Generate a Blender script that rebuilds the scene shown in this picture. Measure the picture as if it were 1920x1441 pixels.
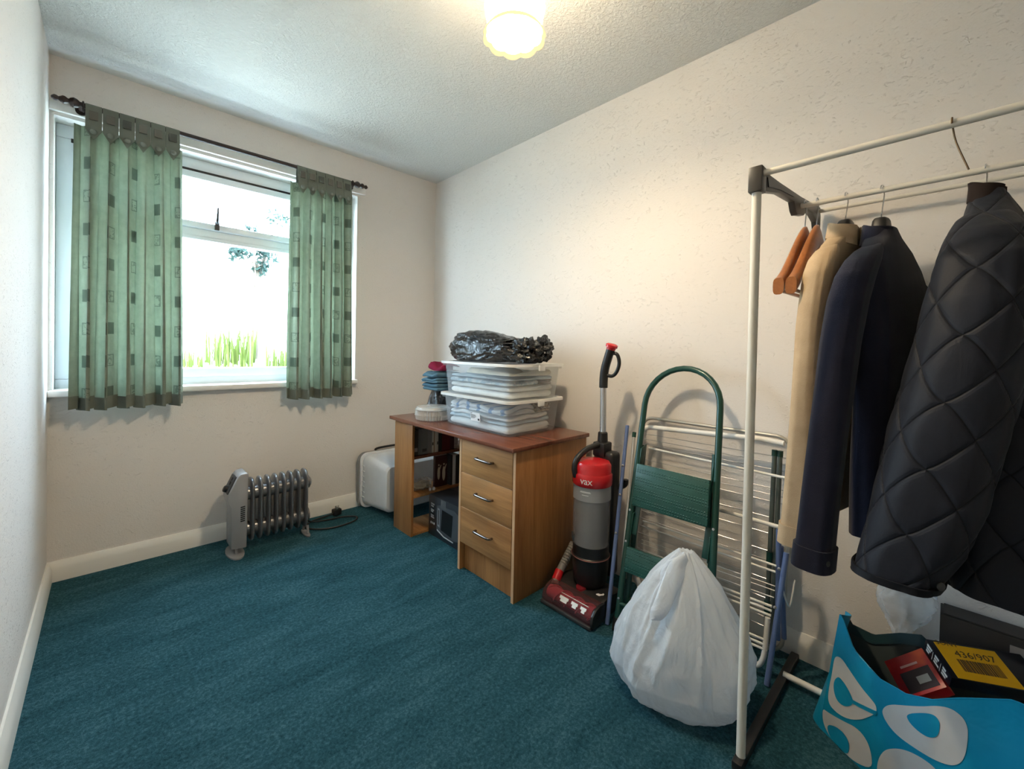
import bpy, bmesh, math, random
from mathutils import Vector, Matrix, noise
for o in list(bpy.data.objects): bpy.data.objects.remove(o, do_unlink=True)
sc = bpy.context.scene
COL = sc.collection
R = math.radians
# ------------------------------------------------------------------ camera
W, D, H, FY = 2.057, 3.208, 2.40, -0.72      # room: x 0..W, y FY..D, z 0..H
cam_d = bpy.data.cameras.new('camera'); cam = bpy.data.objects.new('camera', cam_d); COL.objects.link(cam)
yaw, pitch, roll = 0.7634, -0.0138, 0.0207
fwd = Vector((math.sin(yaw)*math.cos(pitch), math.cos(yaw)*math.cos(pitch), math.sin(pitch)))
rgt = Vector((math.cos(yaw), -math.sin(yaw), 0)); upv = rgt.cross(fwd)
r2 = math.cos(roll)*rgt + math.sin(roll)*upv; u2 = -math.sin(roll)*rgt + math.cos(roll)*upv
M4 = Matrix((r2, u2, -fwd)).transposed().to_4x4(); M4.translation = Vector((0.202, 0.3663, 1.1186))
cam.matrix_world = M4
cam_d.sensor_fit = 'HORIZONTAL'; cam_d.sensor_width = 36.0
cam_d.lens = 36.0*789.35/1920; cam_d.shift_x = 0.0; cam_d.shift_y = -57.33/1920
cam_d.clip_start = 0.02; cam_d.clip_end = 200
sc.camera = cam
# ------------------------------------------------------------------ world, sun, exposure
SKY, SUN, LAMP, EXPO = 11.0, 8.0, 74.0, 1.42
wd = bpy.data.worlds.new('sky'); sc.world = wd; wd.use_nodes = True
bg = wd.node_tree.nodes['Background']
bg.inputs['Color'].default_value = (0.64, 0.83, 1.0, 1); bg.inputs['Strength'].default_value = SKY
sun_d = bpy.data.lights.new('sun', 'SUN'); sun_d.energy = SUN; sun_d.angle = R(3); sun_d.color = (1, .96, .88)
sun = bpy.data.objects.new('sun', sun_d); COL.objects.link(sun)
sun.rotation_euler = Vector((0.35, 0.75, -0.95)).to_track_quat('-Z', 'Y').to_euler()
por_d = bpy.data.lights.new('window_portal', 'AREA'); por_d.shape = 'RECTANGLE'; por_d.size = 1.5; por_d.size_y = 1.35
por_d.cycles.is_portal = True
por = bpy.data.objects.new('window_portal', por_d); COL.objects.link(por)
por.location = (0.72, D+0.24, 1.51); por.rotation_euler = (R(-90), 0, 0)
vs = sc.view_settings
sc.display_settings.display_device = 'sRGB'
vs.view_transform = 'Standard'; vs.look = 'None'; vs.gamma = 1.0; vs.use_curve_mapping = False; vs.exposure = EXPO
# ------------------------------------------------------------------ helpers
def V(*a): return Vector(a)
class MB:
    def __init__(s): s.v = []; s.f = []; s.uv = None
    def add(s, vs_, fs_):
        b = len(s.v); s.v += [Vector(p) for p in vs_]; s.f += [tuple(i+b for i in f) for f in fs_]; return s
    def box(s, a, b):
        x0, y0, z0 = a; x1, y1, z1 = b
        return s.add([(x0,y0,z0),(x1,y0,z0),(x1,y1,z0),(x0,y1,z0),(x0,y0,z1),(x1,y0,z1),(x1,y1,z1),(x0,y1,z1)],
                     [(0,3,2,1),(4,5,6,7),(0,1,5,4),(1,2,6,5),(2,3,7,6),(3,0,4,7)])
    def obox(s, c, ax, ay, az):
        c, ax, ay, az = map(Vector, (c, ax, ay, az))
        P = [c+i*ax+j*ay+k*az for k in (-1,1) for i, j in ((-1,-1),(1,-1),(1,1),(-1,1))]
        return s.add(P, [(0,3,2,1),(4,5,6,7),(0,1,5,4),(1,2,6,5),(2,3,7,6),(3,0,4,7)])
    def loft(s, rings, caps=(True, True), closed=False):
        n = len(rings[0]); vs_ = [p for r in rings for p in r]; fs_ = []
        m = len(rings)
        for i in range(m if closed else m-1):
            a = i*n; b = ((i+1) % m)*n
            for j in range(n):
                k = (j+1) % n; fs_.append((a+j, a+k, b+k, b+j))
        if not closed:
            if caps[0]: fs_.append(tuple(reversed(range(n))))
            if caps[1]: fs_.append(tuple(range((m-1)*n, m*n)))
        return s.add(vs_, fs_)
    def tube(s, pts, r, n=10, closed=False, caps=True, r2=None):
        pts = [Vector(p) for p in pts]; m = len(pts)
        rr = r if isinstance(r, (list, tuple)) else [r]*m
        T = []
        for i in range(m):
            if closed: t = pts[(i+1) % m]-pts[i-1]
            else: t = pts[min(i+1, m-1)]-pts[max(i-1, 0)]
            T.append(t.normalized())
        u = T[0].orthogonal().normalized()
        rings = []
        for i in range(m):
            u = (u - T[i]*u.dot(T[i]))
            if u.length < 1e-6: u = T[i].orthogonal()
            u.normalize(); w = T[i].cross(u)
            rings.append([pts[i]+rr[i]*(math.cos(2*math.pi*j/n)*u+math.sin(2*math.pi*j/n)*w) for j in range(n)])
        return s.loft(rings, (caps, caps), closed)
    def lathe(s, prof, n=24, c=(0,0,0), ax=(0,0,1), rmod=None):
        c = Vector(c); ax = Vector(ax).normalized(); u = ax.orthogonal().normalized()
        if abs(ax.z) > .99: u = Vector((1,0,0))
        w = ax.cross(u); rings = []
        for r, h in prof:
            rings.append([c+ax*h+max(r,1e-5)*(rmod(2*math.pi*j/n, r, h) if rmod else 1)*(math.cos(2*math.pi*j/n)*u+math.sin(2*math.pi*j/n)*w) for j in range(n)])
        return s.loft(rings)
    def prism(s, poly, o, u, w, d):     # poly 2D in (u,w), extruded by vector d
        o, u, w, d = map(Vector, (o, u, w, d)); n = len(poly)
        A = [o+u*a+w*b for a, b in poly]; B = [p+d for p in A]
        return s.add(A+B, [tuple(reversed(range(n))), tuple(range(n, 2*n))]+[(i, (i+1) % n, n+(i+1) % n, n+i) for i in range(n)])
    def grid(s, fn, nu, nv, cu=False, th=0.0):   # fn(u,v)->point ; th>0 gives a thick sheet
        b = len(s.v); P = [[Vector(fn(i/nu, j/nv)) for i in range(nu+(0 if cu else 1))] for j in range(nv+1)]
        m = len(P[0]); fs_ = []
        for j in range(nv):
            for i in range(nu):
                k = (i+1) % m; fs_.append((j*m+i, j*m+k, (j+1)*m+k, (j+1)*m+i))
        if not th: return s.add([p for r in P for p in r], fs_)
        N = []
        for j in range(nv+1):
            for i in range(m):
                du = P[j][(i+1) % m if cu else min(i+1, m-1)]-P[j][i-1 if cu else max(i-1, 0)]
                dv = P[min(j+1, nv)][i]-P[max(j-1, 0)][i]
                q = du.cross(dv); N.append(q.normalized() if q.length > 1e-12 else Vector((0,0,1)))
        A = [p for r in P for p in r]; B = [p-n_*th for p, n_ in zip(A, N)]; q = len(A)
        F = fs_+[tuple(q+i for i in reversed(f)) for f in fs_]
        for i in range(m-(0 if cu else 1)):
            k = (i+1) % m
            F.append((k, i, q+i, q+k)); a, c = nv*m+i, nv*m+k; F.append((a, c, q+c, q+a))
        if not cu:
            for j in range(nv):
                a, c = j*m, (j+1)*m; F.append((a, c, q+c, q+a)); a, c = j*m+m-1, (j+1)*m+m-1; F.append((c, a, q+a, q+c))
        return s.add(A+B, F)
    def shift(s, d):
        d = Vector(d); s.v = [p+d for p in s.v]; return s
    def xf(s, m): s.v = [m @ p for p in s.v]; return s
    def warp(s, fn): s.v = [Vector(fn(p)) for p in s.v]; return s
    def build(s, name, mat, parent=None, bevel=0, seg=2, smooth=40, world=False, sub=0, uvf=None):
        off = parent['_b'] if (world and parent is not None and '_b' in parent) else (0,0,0)
        off = Vector(off)
        me = bpy.data.meshes.new(name)
        me.from_pydata([tuple(p-off) for p in s.v], [], s.f); me.update()
        bm = bmesh.new(); bm.from_mesh(me)
        bmesh.ops.recalc_face_normals(bm, faces=bm.faces)
        if bevel:
            es = [e for e in bm.edges if len(e.link_faces) == 2 and e.calc_face_angle(0) > R(25)]
            bmesh.ops.bevel(bm, geom=es, offset=bevel, segments=seg, affect='EDGES', profile=.5, clamp_overlap=True)
        if sub: bmesh.ops.subdivide_edges(bm, edges=bm.edges[:], cuts=sub, use_grid_fill=True)
        if uvf:
            ul = bm.loops.layers.uv.new('UVMap')
            for f in bm.faces:
                for l in f.loops: l[ul].uv = uvf(l.vert.co+off)
        for f in bm.faces: f.smooth = bool(smooth)
        if smooth:
            for e in bm.edges:
                if len(e.link_faces) == 2 and e.calc_face_angle(0) > R(smooth): e.smooth = False
        bm.to_mesh(me); bm.free()
        o = bpy.data.objects.new(name, me); COL.objects.link(o)
        me.materials.append(mat)
        if parent is not None: o.parent = parent
        return o
def child_world(name, mb, mat, parent, base, **k):
    """sub-part: mb in world coordinates, whole chain of parents has origin at base"""
    return mb.shift(-Vector(base)).build(name, mat, parent, **k)
def tag(o, label=None, cat=None, group=None, kind=None):
    if label: o['label'] = label
    if cat: o['category'] = cat
    if group: o['group'] = group
    if kind: o['kind'] = kind
    return o
class T:
    """a thing: an Empty at its base; parts are modelled in world coordinates unless local"""
    def __init__(s, name, label, cat, loc=(0,0,0), rz=0, group=None, local=False):
        o = bpy.data.objects.new(name, None); COL.objects.link(o); o.empty_display_size = .05
        o.location = loc; o.rotation_euler = (0,0,rz); s.o = o; s.loc = Vector(loc); s.local = local
        tag(o, label, cat, group)
    def part(s, name, mb, mat, under=None, label=None, **k):
        if not s.local: mb.shift(-s.loc)
        p = mb.build(name, mat, under or s.o, **k)
        if label: p['label'] = label
        return p
def single(name, mb, mat, label, cat, group=None, **k):
    lo = [min(p[i] for p in mb.v) for i in range(3)]; hi = [max(p[i] for p in mb.v) for i in range(3)]
    b = Vector(((lo[0]+hi[0])/2, (lo[1]+hi[1])/2, lo[2]))
    mb.shift(-b); o = mb.build(name, mat, None, **k); o.location = b
    return tag(o, label, cat, group)
def struct(name, mb, mat, parent=None, **k):
    o = mb.build(name, mat, parent, **k)
    if parent is None: o['kind'] = 'structure'
    return o
def bez(p, n=24):   # smooth path through points (Catmull-Rom)
    p = [Vector(q) for q in p]; out = []
    m = len(p)-1; per = max(2, n//m)
    for i in range(m):
        a, b, c, d = p[max(i-1,0)], p[i], p[i+1], p[min(i+2,m)]
        for k in range(per):
            t = k/per
            out.append(.5*((2*b)+(c-a)*t+(2*a-5*b+4*c-d)*t*t+(3*b-a-3*c+d)*t**3))
    out.append(p[-1]); return out
def rrect(w, h, r, n=5):   # rounded rectangle polygon centred at 0
    out = []
    for cx, cy, a0 in ((w/2-r, h/2-r, 0), (-w/2+r, h/2-r, 90), (-w/2+r, -h/2+r, 180), (w/2-r, -h/2+r, 270)):
        for k in range(n+1):
            a = R(a0+90*k/n); out.append((cx+r*math.cos(a), cy+r*math.sin(a)))
    return out
def lerp(a, b, t): return a+(b-a)*t
def interp(t, tab):
    for (t0, v0), (t1, v1) in zip(tab, tab[1:]):
        if t <= t1: 
            k = 0 if t1 == t0 else max(0, (t-t0)/(t1-t0)); return v0+(v1-v0)*k
    return tab[-1][1]
def nz(p, s=1.0): return noise.noise(Vector(p)*s)
def text_mb(txt, size, u, w, o, depth=.0006, align='LEFT', space=1.0):
    """flat lettering as mesh: u reading direction, w up direction, o origin"""
    cu = bpy.data.curves.new('lettering', 'FONT'); cu.body = txt; cu.size = size; cu.align_x = align; cu.resolution_u = 2
    cu.space_character = space; cu.extrude = depth/2
    ob = bpy.data.objects.new('lettering', cu); COL.objects.link(ob)
    dg = bpy.context.evaluated_depsgraph_get(); me = bpy.data.meshes.new_from_object(ob.evaluated_get(dg))
    u = Vector(u).normalized(); w = Vector(w).normalized(); n = u.cross(w); o = Vector(o)
    mb = MB(); mb.add([o+u*v.co.x+w*v.co.y+n*v.co.z for v in me.vertices], [tuple(p.vertices) for p in me.polygons])
    bpy.data.objects.remove(ob, do_unlink=True); bpy.data.curves.remove(cu); bpy.data.meshes.remove(me)
    return mb
# ------------------------------------------------------------------ materials
class N:
    def __init__(s, name):
        s.m = bpy.data.materials.new(name); s.m.use_nodes = True; s.nt = s.m.node_tree; s.nt.nodes.clear()
        s.out = s.add('ShaderNodeOutputMaterial')
    def add(s, t, **k):
        n = s.nt.nodes.new(t)
        for a, b in k.items(): setattr(n, a, b)
        return n
    def link(s, a, b): s.nt.links.new(a, b)
    def set(s, sock, v):
        if isinstance(v, bpy.types.NodeSocket): s.link(v, sock)
        elif isinstance(v, (tuple, list)) and sock.type == 'RGBA': sock.default_value = (*v[:3], 1)
        else: sock.default_value = v
    def math(s, op, a, b=0.0, c=None, clamp=False):
        n = s.add('ShaderNodeMath', operation=op, use_clamp=clamp); s.set(n.inputs[0], a); s.set(n.inputs[1], b)
        if c is not None: s.set(n.inputs[2], c)
        return n.outputs[0]
    def coord(s, which='Object', scale=(1,1,1), rot=(0,0,0)):
        t = s.add('ShaderNodeTexCoord'); m = s.add('ShaderNodeMapping'); m.inputs['Scale'].default_value = scale
        m.inputs['Rotation'].default_value = rot
        s.link(t.outputs[which], m.inputs[0]); return m.outputs[0]
    def noise(s, vec, scale, detail=3, rough=.55, dist=0.0):
        n = s.add('ShaderNodeTexNoise'); s.link(vec, n.inputs['Vector']); n.inputs['Scale'].default_value = scale
        n.inputs['Detail'].default_value = detail; n.inputs['Roughness'].default_value = rough; n.inputs['Distortion'].default_value = dist
        return n.outputs['Fac']
    def voro(s, vec, scale, feat='F1'):
        n = s.add('ShaderNodeTexVoronoi', feature=feat); s.link(vec, n.inputs['Vector']); n.inputs['Scale'].default_value = scale
        return n.outputs['Distance']
    def ramp(s, fac, stops):
        n = s.add('ShaderNodeValToRGB'); s.link(fac, n.inputs[0]); e = n.color_ramp.elements
        while len(e) < len(stops): e.new(.5)
        for i, (p, c) in enumerate(stops):
            e[i].position = p; e[i].color = (*c, 1) if isinstance(c, (tuple, list)) else (c, c, c, 1)
        return n.outputs[0]
    def mix(s, fac, a, b):
        n = s.add('ShaderNodeMix', data_type='RGBA'); s.set(n.inputs[0], fac); s.set(n.inputs[6], a); s.set(n.inputs[7], b); return n.outputs[2]
    def bump(s, h, strength=.3, dist=.01):
        n = s.add('ShaderNodeBump'); n.inputs['Strength'].default_value = strength; n.inputs['Distance'].default_value = dist
        s.link(h, n.inputs['Height']); return n.outputs[0]
    def pbr(s, col, rough=.5, metal=0, nrm=None, spec=.5, sheen=0, coat=0, emit=None, es=0, trans=0, alpha=None):
        b = s.add('ShaderNodeBsdfPrincipled')
        s.set(b.inputs['Base Color'], col); s.set(b.inputs['Roughness'], rough); s.set(b.inputs['Metallic'], metal)
        s.set(b.inputs['Specular IOR Level'], spec)
        if nrm is not None: s.link(nrm, b.inputs['Normal'])
        if sheen: b.inputs['Sheen Weight'].default_value = sheen; b.inputs['Sheen Roughness'].default_value = .5
        if coat: b.inputs['Coat Weight'].default_value = coat; b.inputs['Coat Roughness'].default_value = .05
        if emit: s.set(b.inputs['Emission Color'], emit); b.inputs['Emission Strength'].default_value = es
        if trans: b.inputs['Transmission Weight'].default_value = trans
        return b.outputs[0]
    def done(s, sh): s.link(sh, s.out.inputs[0]); return s.m
    def mixsh(s, fac, a, b):
        n = s.add('ShaderNodeMixShader'); s.set(n.inputs[0], fac); s.link(a, n.inputs[1]); s.link(b, n.inputs[2]); return n.outputs[0]
def lin(r, g, b):
    return tuple(((c/255)/12.92 if c/255 <= .04045 else ((c/255+.055)/1.055)**2.4) for c in (r, g, b))
def plain(name, col, rough=.5, metal=0, var=.06, nscale=30, bump=0, bscale=200, **k):
    n = N(name); v = n.coord(); f = n.noise(v, nscale)
    lo = tuple(c*(1-var) for c in col); hi = tuple(min(1, c*(1+var)) for c in col)
    nr = n.bump(n.noise(v, bscale, 2), bump, .003) if bump else None
    return n.done(n.pbr(n.mix(f, lo, hi), rough, metal, nr, **k))
def wood(name, a, b, ax=2, scale=9, rough=.42, stretch=.07):
    n = N(name); sc3 = [1,1,1]; sc3[ax] = stretch
    v = n.coord('Object', tuple(sc3)); g = n.noise(v, scale, 6, .62, 1.6); fine = n.noise(v, scale*14, 3, .6, .2)
    t = n.math('ADD', n.math('MULTIPLY', g, .72), n.math('MULTIPLY', fine, .28))
    c = n.ramp(t, [(.34, a), (.50, tuple((p+q)/2 for p, q in zip(a, b))), (.64, b)])
    return n.done(n.pbr(c, rough, 0, n.bump(fine, .05, .002)))
def clear(name, col, amount, rough=.25, bump=0, tint=(1,1,1)):
    """thin see-through plastic: mostly transparent with a milky body and a sheen"""
    n = N(name); v = n.coord(); t = n.add('ShaderNodeBsdfTransparent'); t.inputs[0].default_value = (*tint, 1)
    nr = n.bump(n.noise(v, 40, 3), bump, .01) if bump else None
    b = n.pbr(col, rough, 0, nr); f = n.math('MULTIPLY_ADD', n.noise(v, 12), .12, amount-.06)
    return n.done(n.mixsh(f, t.outputs[0], b))
def fabric(name, col, col2=None, rough=.9, scale=500, trans=0, var=.12, sheen=.0, wr=0):
    n = N(name); v = n.coord(); f = n.noise(v, 18, 4); w = n.noise(v, scale, 2)
    col2 = col2 or tuple(c*(1+var) for c in col)
    c = n.mix(f, tuple(c*(1-var) for c in col), col2)
    h = n.math('ADD', w, n.math('MULTIPLY', n.noise(v, 22, 3), wr*6)) if wr else w
    sh = n.pbr(c, rough, 0, n.bump(h, .25, .002 if not wr else .006), spec=.15, sheen=sheen)
    if trans:
        t = n.add('ShaderNodeBsdfTranslucent'); n.set(t.inputs[0], c); sh = n.mixsh(trans, sh, t.outputs[0])
    return n.done(sh)
def m_wall():
    n = N('textured_wallpaper'); v = n.coord(); base = n.noise(v, 1.2, 2)
    c = n.mix(base, (.70, .662, .63), (.76, .722, .69))
    v2 = n.coord('Object', (1, 1, 1.9)); fl = n.noise(v2, 26, 4, .6, 2.2)
    fleck = n.ramp(fl, [(.60, 0), (.70, 1)]); h = n.math('ADD', n.math('MULTIPLY', fleck, .9), n.math('MULTIPLY', n.noise(v, 160, 3), .35))
    return n.done(n.pbr(c, .78, 0, n.bump(h, .48, .006), spec=.25))
def m_ceil():
    n = N('stippled_ceiling'); v = n.coord('Object'); g = n.add('ShaderNodeSeparateXYZ'); n.link(v, g.inputs[0])
    st = n.noise(v, 70, 4, .65, .6); st2 = n.ramp(st, [(.42, 0), (.66, 1)])
    edge = n.math('SUBTRACT', D, g.outputs[1]); mk = n.ramp(n.math('MULTIPLY', edge, 5), [(.42, 0), (.5, 1)])
    h = n.math('MULTIPLY', st2, mk)
    return n.done(n.pbr((.70, .70, .68), .6, 0, n.bump(h, .55, .006), spec=.4))
def m_carpet():
    n = N('teal_carpet'); v = n.coord('Object'); pile = n.noise(v, 380, 2, .7); mid = n.noise(v, 95, 5, .75, .4)
    sw = n.noise(n.coord('Object', (1, 3.2, 1), (0, 0, R(-28))), 3.0, 5, .62, .8)
    tr = n.noise(n.coord('Object', (1.2, 6, 1), (0, 0, R(-62))), 2.2, 3, .6, .5)
    t = n.math('ADD', n.math('MULTIPLY', mid, .62), n.math('ADD', n.math('MULTIPLY', sw, .24), n.math('MULTIPLY', tr, .14)))
    c = n.ramp(t, [(.36, (.016, .076, .098)), (.5, (.044, .160, .208)), (.63, (.118, .295, .368))])
    h = n.math('ADD', n.math('MULTIPLY', pile, .5), mid)
    return n.done(n.pbr(c, .95, 0, n.bump(h, 1.0, .022), spec=.1))
MWALL, MCEIL, MCARPET = m_wall(), m_ceil(), m_carpet()
MWHITE = plain('white_gloss_paint', (.78, .76, .72), .35, var=.02)
MUPVC = plain('white_upvc', (.76, .80, .84), .3, var=.02)
MBLACKP = plain('black_plastic', (.012, .012, .013), .38)
MDARKG = plain('charcoal_plastic', (.035, .036, .038), .45)
MCHROME = plain('chrome', (.75, .75, .77), .16, 1, var=.02)
MSTEEL = plain('brushed_steel', (.55, .55, .57), .32, 1, var=.05)
MBRASSY = plain('gunmetal_handle', (.20, .17, .16), .25, 1, var=.05)
# ------------------------------------------------------------------ room shell
OX0, OX1, OZ0, OZ1 = 0.015, 1.425, 0.875, 2.135     # window opening in the back wall
WT = 0.26
struct('floor', MB().box((-.25, FY-.25, -.12), (W+.25, D+WT, 0)), MCARPET, smooth=0)
struct('ceiling', MB().box((-.25, FY-.25, H), (W+.25, D+WT, H+.14)), MCEIL, smooth=0)
struct('wall_left', MB().box((-.25, FY-.25, 0), (0, D+WT, H)), MWALL, smooth=0)
struct('wall_right', MB().box((W, FY-.25, 0), (W+.25, D+WT, H)), MWALL, smooth=0)
bw = MB()
bw.box((0, D, 0), (W, D+WT, OZ0)); bw.box((0, D, OZ1), (W, D+WT, H))
bw.box((0, D, OZ0), (OX0, D+WT, OZ1)); bw.box((OX1, D, OZ0), (W, D+WT, OZ1))
struct('wall_back', bw, MWALL, smooth=0)
fw = MB(); fw.box((0, FY-.2, 0), (.1, FY, H)); fw.box((.9, FY-.2, 0), (W, FY, H)); fw.box((.1, FY-.2, 2.04), (.9, FY, H))
struct('wall_front', fw, MWALL, smooth=0)
dr = struct('door_1', MB().box((.135, FY-.10, .005), (.865, FY-.06, 2.005)), MWHITE, bevel=.002)
df = MB(); df.box((.1, FY-.2, 0), (.135, FY+.015, 2.04)); df.box((.865, FY-.2, 0), (.9, FY+.015, 2.04)); df.box((.135, FY-.2, 2.005), (.865, FY+.015, 2.04))
struct('door_frame', df, MWHITE, dr, bevel=.003)
struct('door_handle', MB().tube([(.80, FY-.06, 1.0), (.80, FY-.01, 1.0), (.69, FY-.01, 1.0)], .009, 10), MCHROME, dr)
# skirting boards: stepped profile
def skirting(name, a, b, n):
    a, b, n = V(*a), V(*b), V(*n)
    prof = [(0, 0), (.018, 0), (.018, .058), (.014, .072), (.009, .085), (.006, .092), (0, .092)]
    mb = MB(); L = (b-a); P = [[p+n*u+V(0,0,z) for u, z in prof] for p in (a, b)]
    mb.loft(P); return struct(name, mb, MWHITE, smooth=30)
skirting('baseboard_left', (0, FY, 0), (0, D-.02, 0), (1,0,0))
skirting('baseboard_back', (0, D, 0), (W, D, 0), (0,-1,0))
skirting('baseboard_right', (W, FY, 0), (W, D-.02, 0), (-1,0,0))
skirting('baseboard_front', (.9, FY, 0), (W-.02, FY, 0), (0,1,0))
# window board (sill) and the timber batten over the window
sl = MB().box((.0, D-.04, .852), (1.432, D+.12, .882))
struct('trim_1', sl, MWHITE, bevel=.006)
struct('trim_2', MB().box((.0, D-.022, 2.150), (1.475, D, 2.192)), MWHITE, bevel=.003)
# ------------------------------------------------------------------ window
wb = V(.72, D+.1, OZ0)
wroot = MB()
FYa, FYb = D+.095, D+.155
def frame_mb(x0, x1, z0, z1, t, y0, y1, tb=None):
    tb = tb or t; mb = MB()
    mb.box((x0, y0, z0), (x1, y1, z0+tb)); mb.box((x0, y0, z1-t), (x1, y1, z1))
    mb.box((x0, y0, z0+tb), (x0+t, y1, z1-t)); mb.box((x1-t, y0, z0+tb), (x1, y1, z1-t)); return mb
win = struct('window_1', frame_mb(OX0, OX1, OZ0, OZ1, .062, FYa, FYb, .05), MUPVC, bevel=.004)
struct('transom', MB().box((OX0+.062, FYa, 1.708), (OX1-.062, FYb, 1.752)), MUPVC, win, bevel=.004)
struct('vent_sash', frame_mb(OX0+.062, OX1-.062, 1.752, OZ1-.062-.012, .038, FYa-.016, FYb-.01, .036), MUPVC, win, bevel=.006)
struct('sash_dark_strip', MB().box((OX0+.05, FYa-.006, OZ1-.078), (OX1-.05, FYb-.004, OZ1-.06)), MBLACKP, win)  # black strip filling the gap between vent sash top and frame
struct('lower_bead', frame_mb(OX0+.055, OX1-.055, OZ0+.045, 1.712, .024, FYa-.008, FYb-.01, .05), MUPVC, win, bevel=.006)
def m_glass():
    n = N('window_glass'); t = n.add('ShaderNodeBsdfTransparent'); t.inputs[0].default_value = (.93, .96, .97, 1)
    g = n.add('ShaderNodeBsdfGlossy'); g.inputs['Roughness'].default_value = .02
    return n.done(n.mixsh(.04, t.outputs[0], g.outputs[0]))
MGLASS = m_glass()
struct('pane', MB().box((OX0+.07, D+.12, OZ0+.08), (OX1-.07, D+.126, 1.70)), MGLASS, win, smooth=0)
struct('pane', MB().box((OX0+.09, D+.12, 1.775), (OX1-.09, D+.126, OZ1-.095)), MGLASS, win, smooth=0)
h = MB(); h.box((.632, FYa-.034, 1.755), (.652, FYa-.014, 1.80)); h.tube([(.642, FYa-.036, 1.79), (.640, FYa-.05, 1.80), (.643, FYa-.05, 1.875)], [.007, .007, .004], 8)
struct('window_handle', h, MDARKG, win)
# ------------------------------------------------------------------ garden outside
MBANK = plain('sunlit_gravel_bank', (.62, .60, .52), .95, var=.2, nscale=6, bump=.4, bscale=30)
bk = MB(); bk.grid(lambda u, v: (lerp(-6, 12, u), lerp(D+.3, 30, v), -.15+(0 if v < .02 else 1.3*min(1, (v-.02)/.16))+.08*nz((u*20, v*25, 0))), 60, 60)
struct('garden_ground', bk, MBANK)
MHOUSE = plain('pale_render', (.80, .78, .74), .9, var=.03)
hs = T('garden_house', 'white rendered house beyond the garden, seen through the window', 'house', (4, 24, .7))
hs.part('wall', MB().box((-4, 22, .5), (9, 26, 4.2)), MHOUSE)
hs.part('roof', MB().prism([(21.6, 4.2), (26.4, 4.2), (24, 5.6)], (-4.3, 0, 0), (0,1,0), (0,0,1), (13.6, 0, 0)), plain('roof_tile', (.42, .36, .33), .8))
MGRASS = fabric('garden_grass_blade', (.045, .075, .012), (.10, .125, .03), trans=.35, rough=.6)
def grass(x, y, n, hgt, spread, label):
    rnd = random.Random(int(x*977+y*131)); mb = MB(); z0 = -.15+1.3*min(1, ((y-D-.3)/26.5-.02)/.16)+.06
    for i in range(n):
        a = rnd.uniform(0, 6.28); r = spread*rnd.random()**.6; px, py = x+r*math.cos(a), y+r*math.sin(a)
        hh = hgt*rnd.uniform(.45, 1); la = rnd.uniform(0, 6.28); ln = rnd.uniform(.02, .22)*hh; w = rnd.uniform(.008, .016)
        dx, dy = ln*math.cos(la), ln*math.sin(la); q = V(-math.sin(la), math.cos(la), 0)*w; c = V(px, py, z0-.1)
        p1 = c+V(dx*.35, dy*.35, hh*.6); p2 = c+V(dx, dy, hh)
        mb.add([c-q, c+q, p1-q*.8, p1+q*.8, p2], [(0, 1, 3, 2), (2, 3, 4)])
    o = single('garden_grass', mb, MGRASS, label, 'grass', 'grass clumps on the bank'); return o
grass(.86, 7.05, 60, .36, .22, 'low grass clump on the bank outside, nearest the left curtain')
grass(1.42, 7.2, 110, .66, .30, 'tall grass clump in the middle of the window view')
grass(1.96, 6.95, 60, .50, .18, 'upright grass clump outside beside the right curtain')
grass(1.40, 6.1, 36, .32, .20, 'short tuft of grass low in the window view')
MLEAF = fabric('garden_leaf', (.012, .030, .026), (.03, .055, .045), trans=.3, rough=.6)
def tree(x, y, z0, blobs, label, seed):
    t = T('garden_tree', label, 'tree', (x, y, z0)); rnd = random.Random(seed)
    tr = MB(); tr.tube(bez([(x, y, z0), (x+.05, y, z0+.8), (x-.02, y+.05, z0+1.5)], 10), [.06]*9+[.03][:1] if False else .05, 8)
    for c, r, n in blobs: tr.tube(bez([(x, y, z0+1.0), ((x+c[0])/2, (y+c[1])/2, (z0+1.0+c[2])/2+.1), c], 8), .012, 6)
    t.part('trunk', tr, plain('bark', (.10, .08, .06), .9))
    lf = MB()
    for c, r, n in blobs:
        for i in range(n):
            d = V(rnd.gauss(0, 1), rnd.gauss(0, 1), rnd.gauss(0, .7)); d = d.normalized()*r*rnd.random()**.5; p = V(*c)+d
            a = V(rnd.uniform(-1,1), rnd.uniform(-1,1), rnd.uniform(-1,1)).normalized(); b = a.orthogonal().normalized(); s_ = rnd.uniform(.030, .055)
            lf.add([p-a*s_, p+b*s_*.5, p+a*s_, p-b*s_*.5], [(0,1,2,3)])
    f = t.part('foliage', lf, MLEAF, smooth=0); f['kind'] = 'stuff'
tree(1.75, 7.4, .8, [((1.52, 7.4, 2.40), .16, 130), ((1.86, 7.4, 2.45), .20, 190), ((1.80, 7.4, 2.20), .12, 80), ((1.66, 7.3, 2.72), .10, 40), ((2.02, 7.4, 3.0), .14, 50), ((1.95, 7.5, 2.65), .10, 40)],
     'small leafy tree outside, high in the window view', 5)
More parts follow.
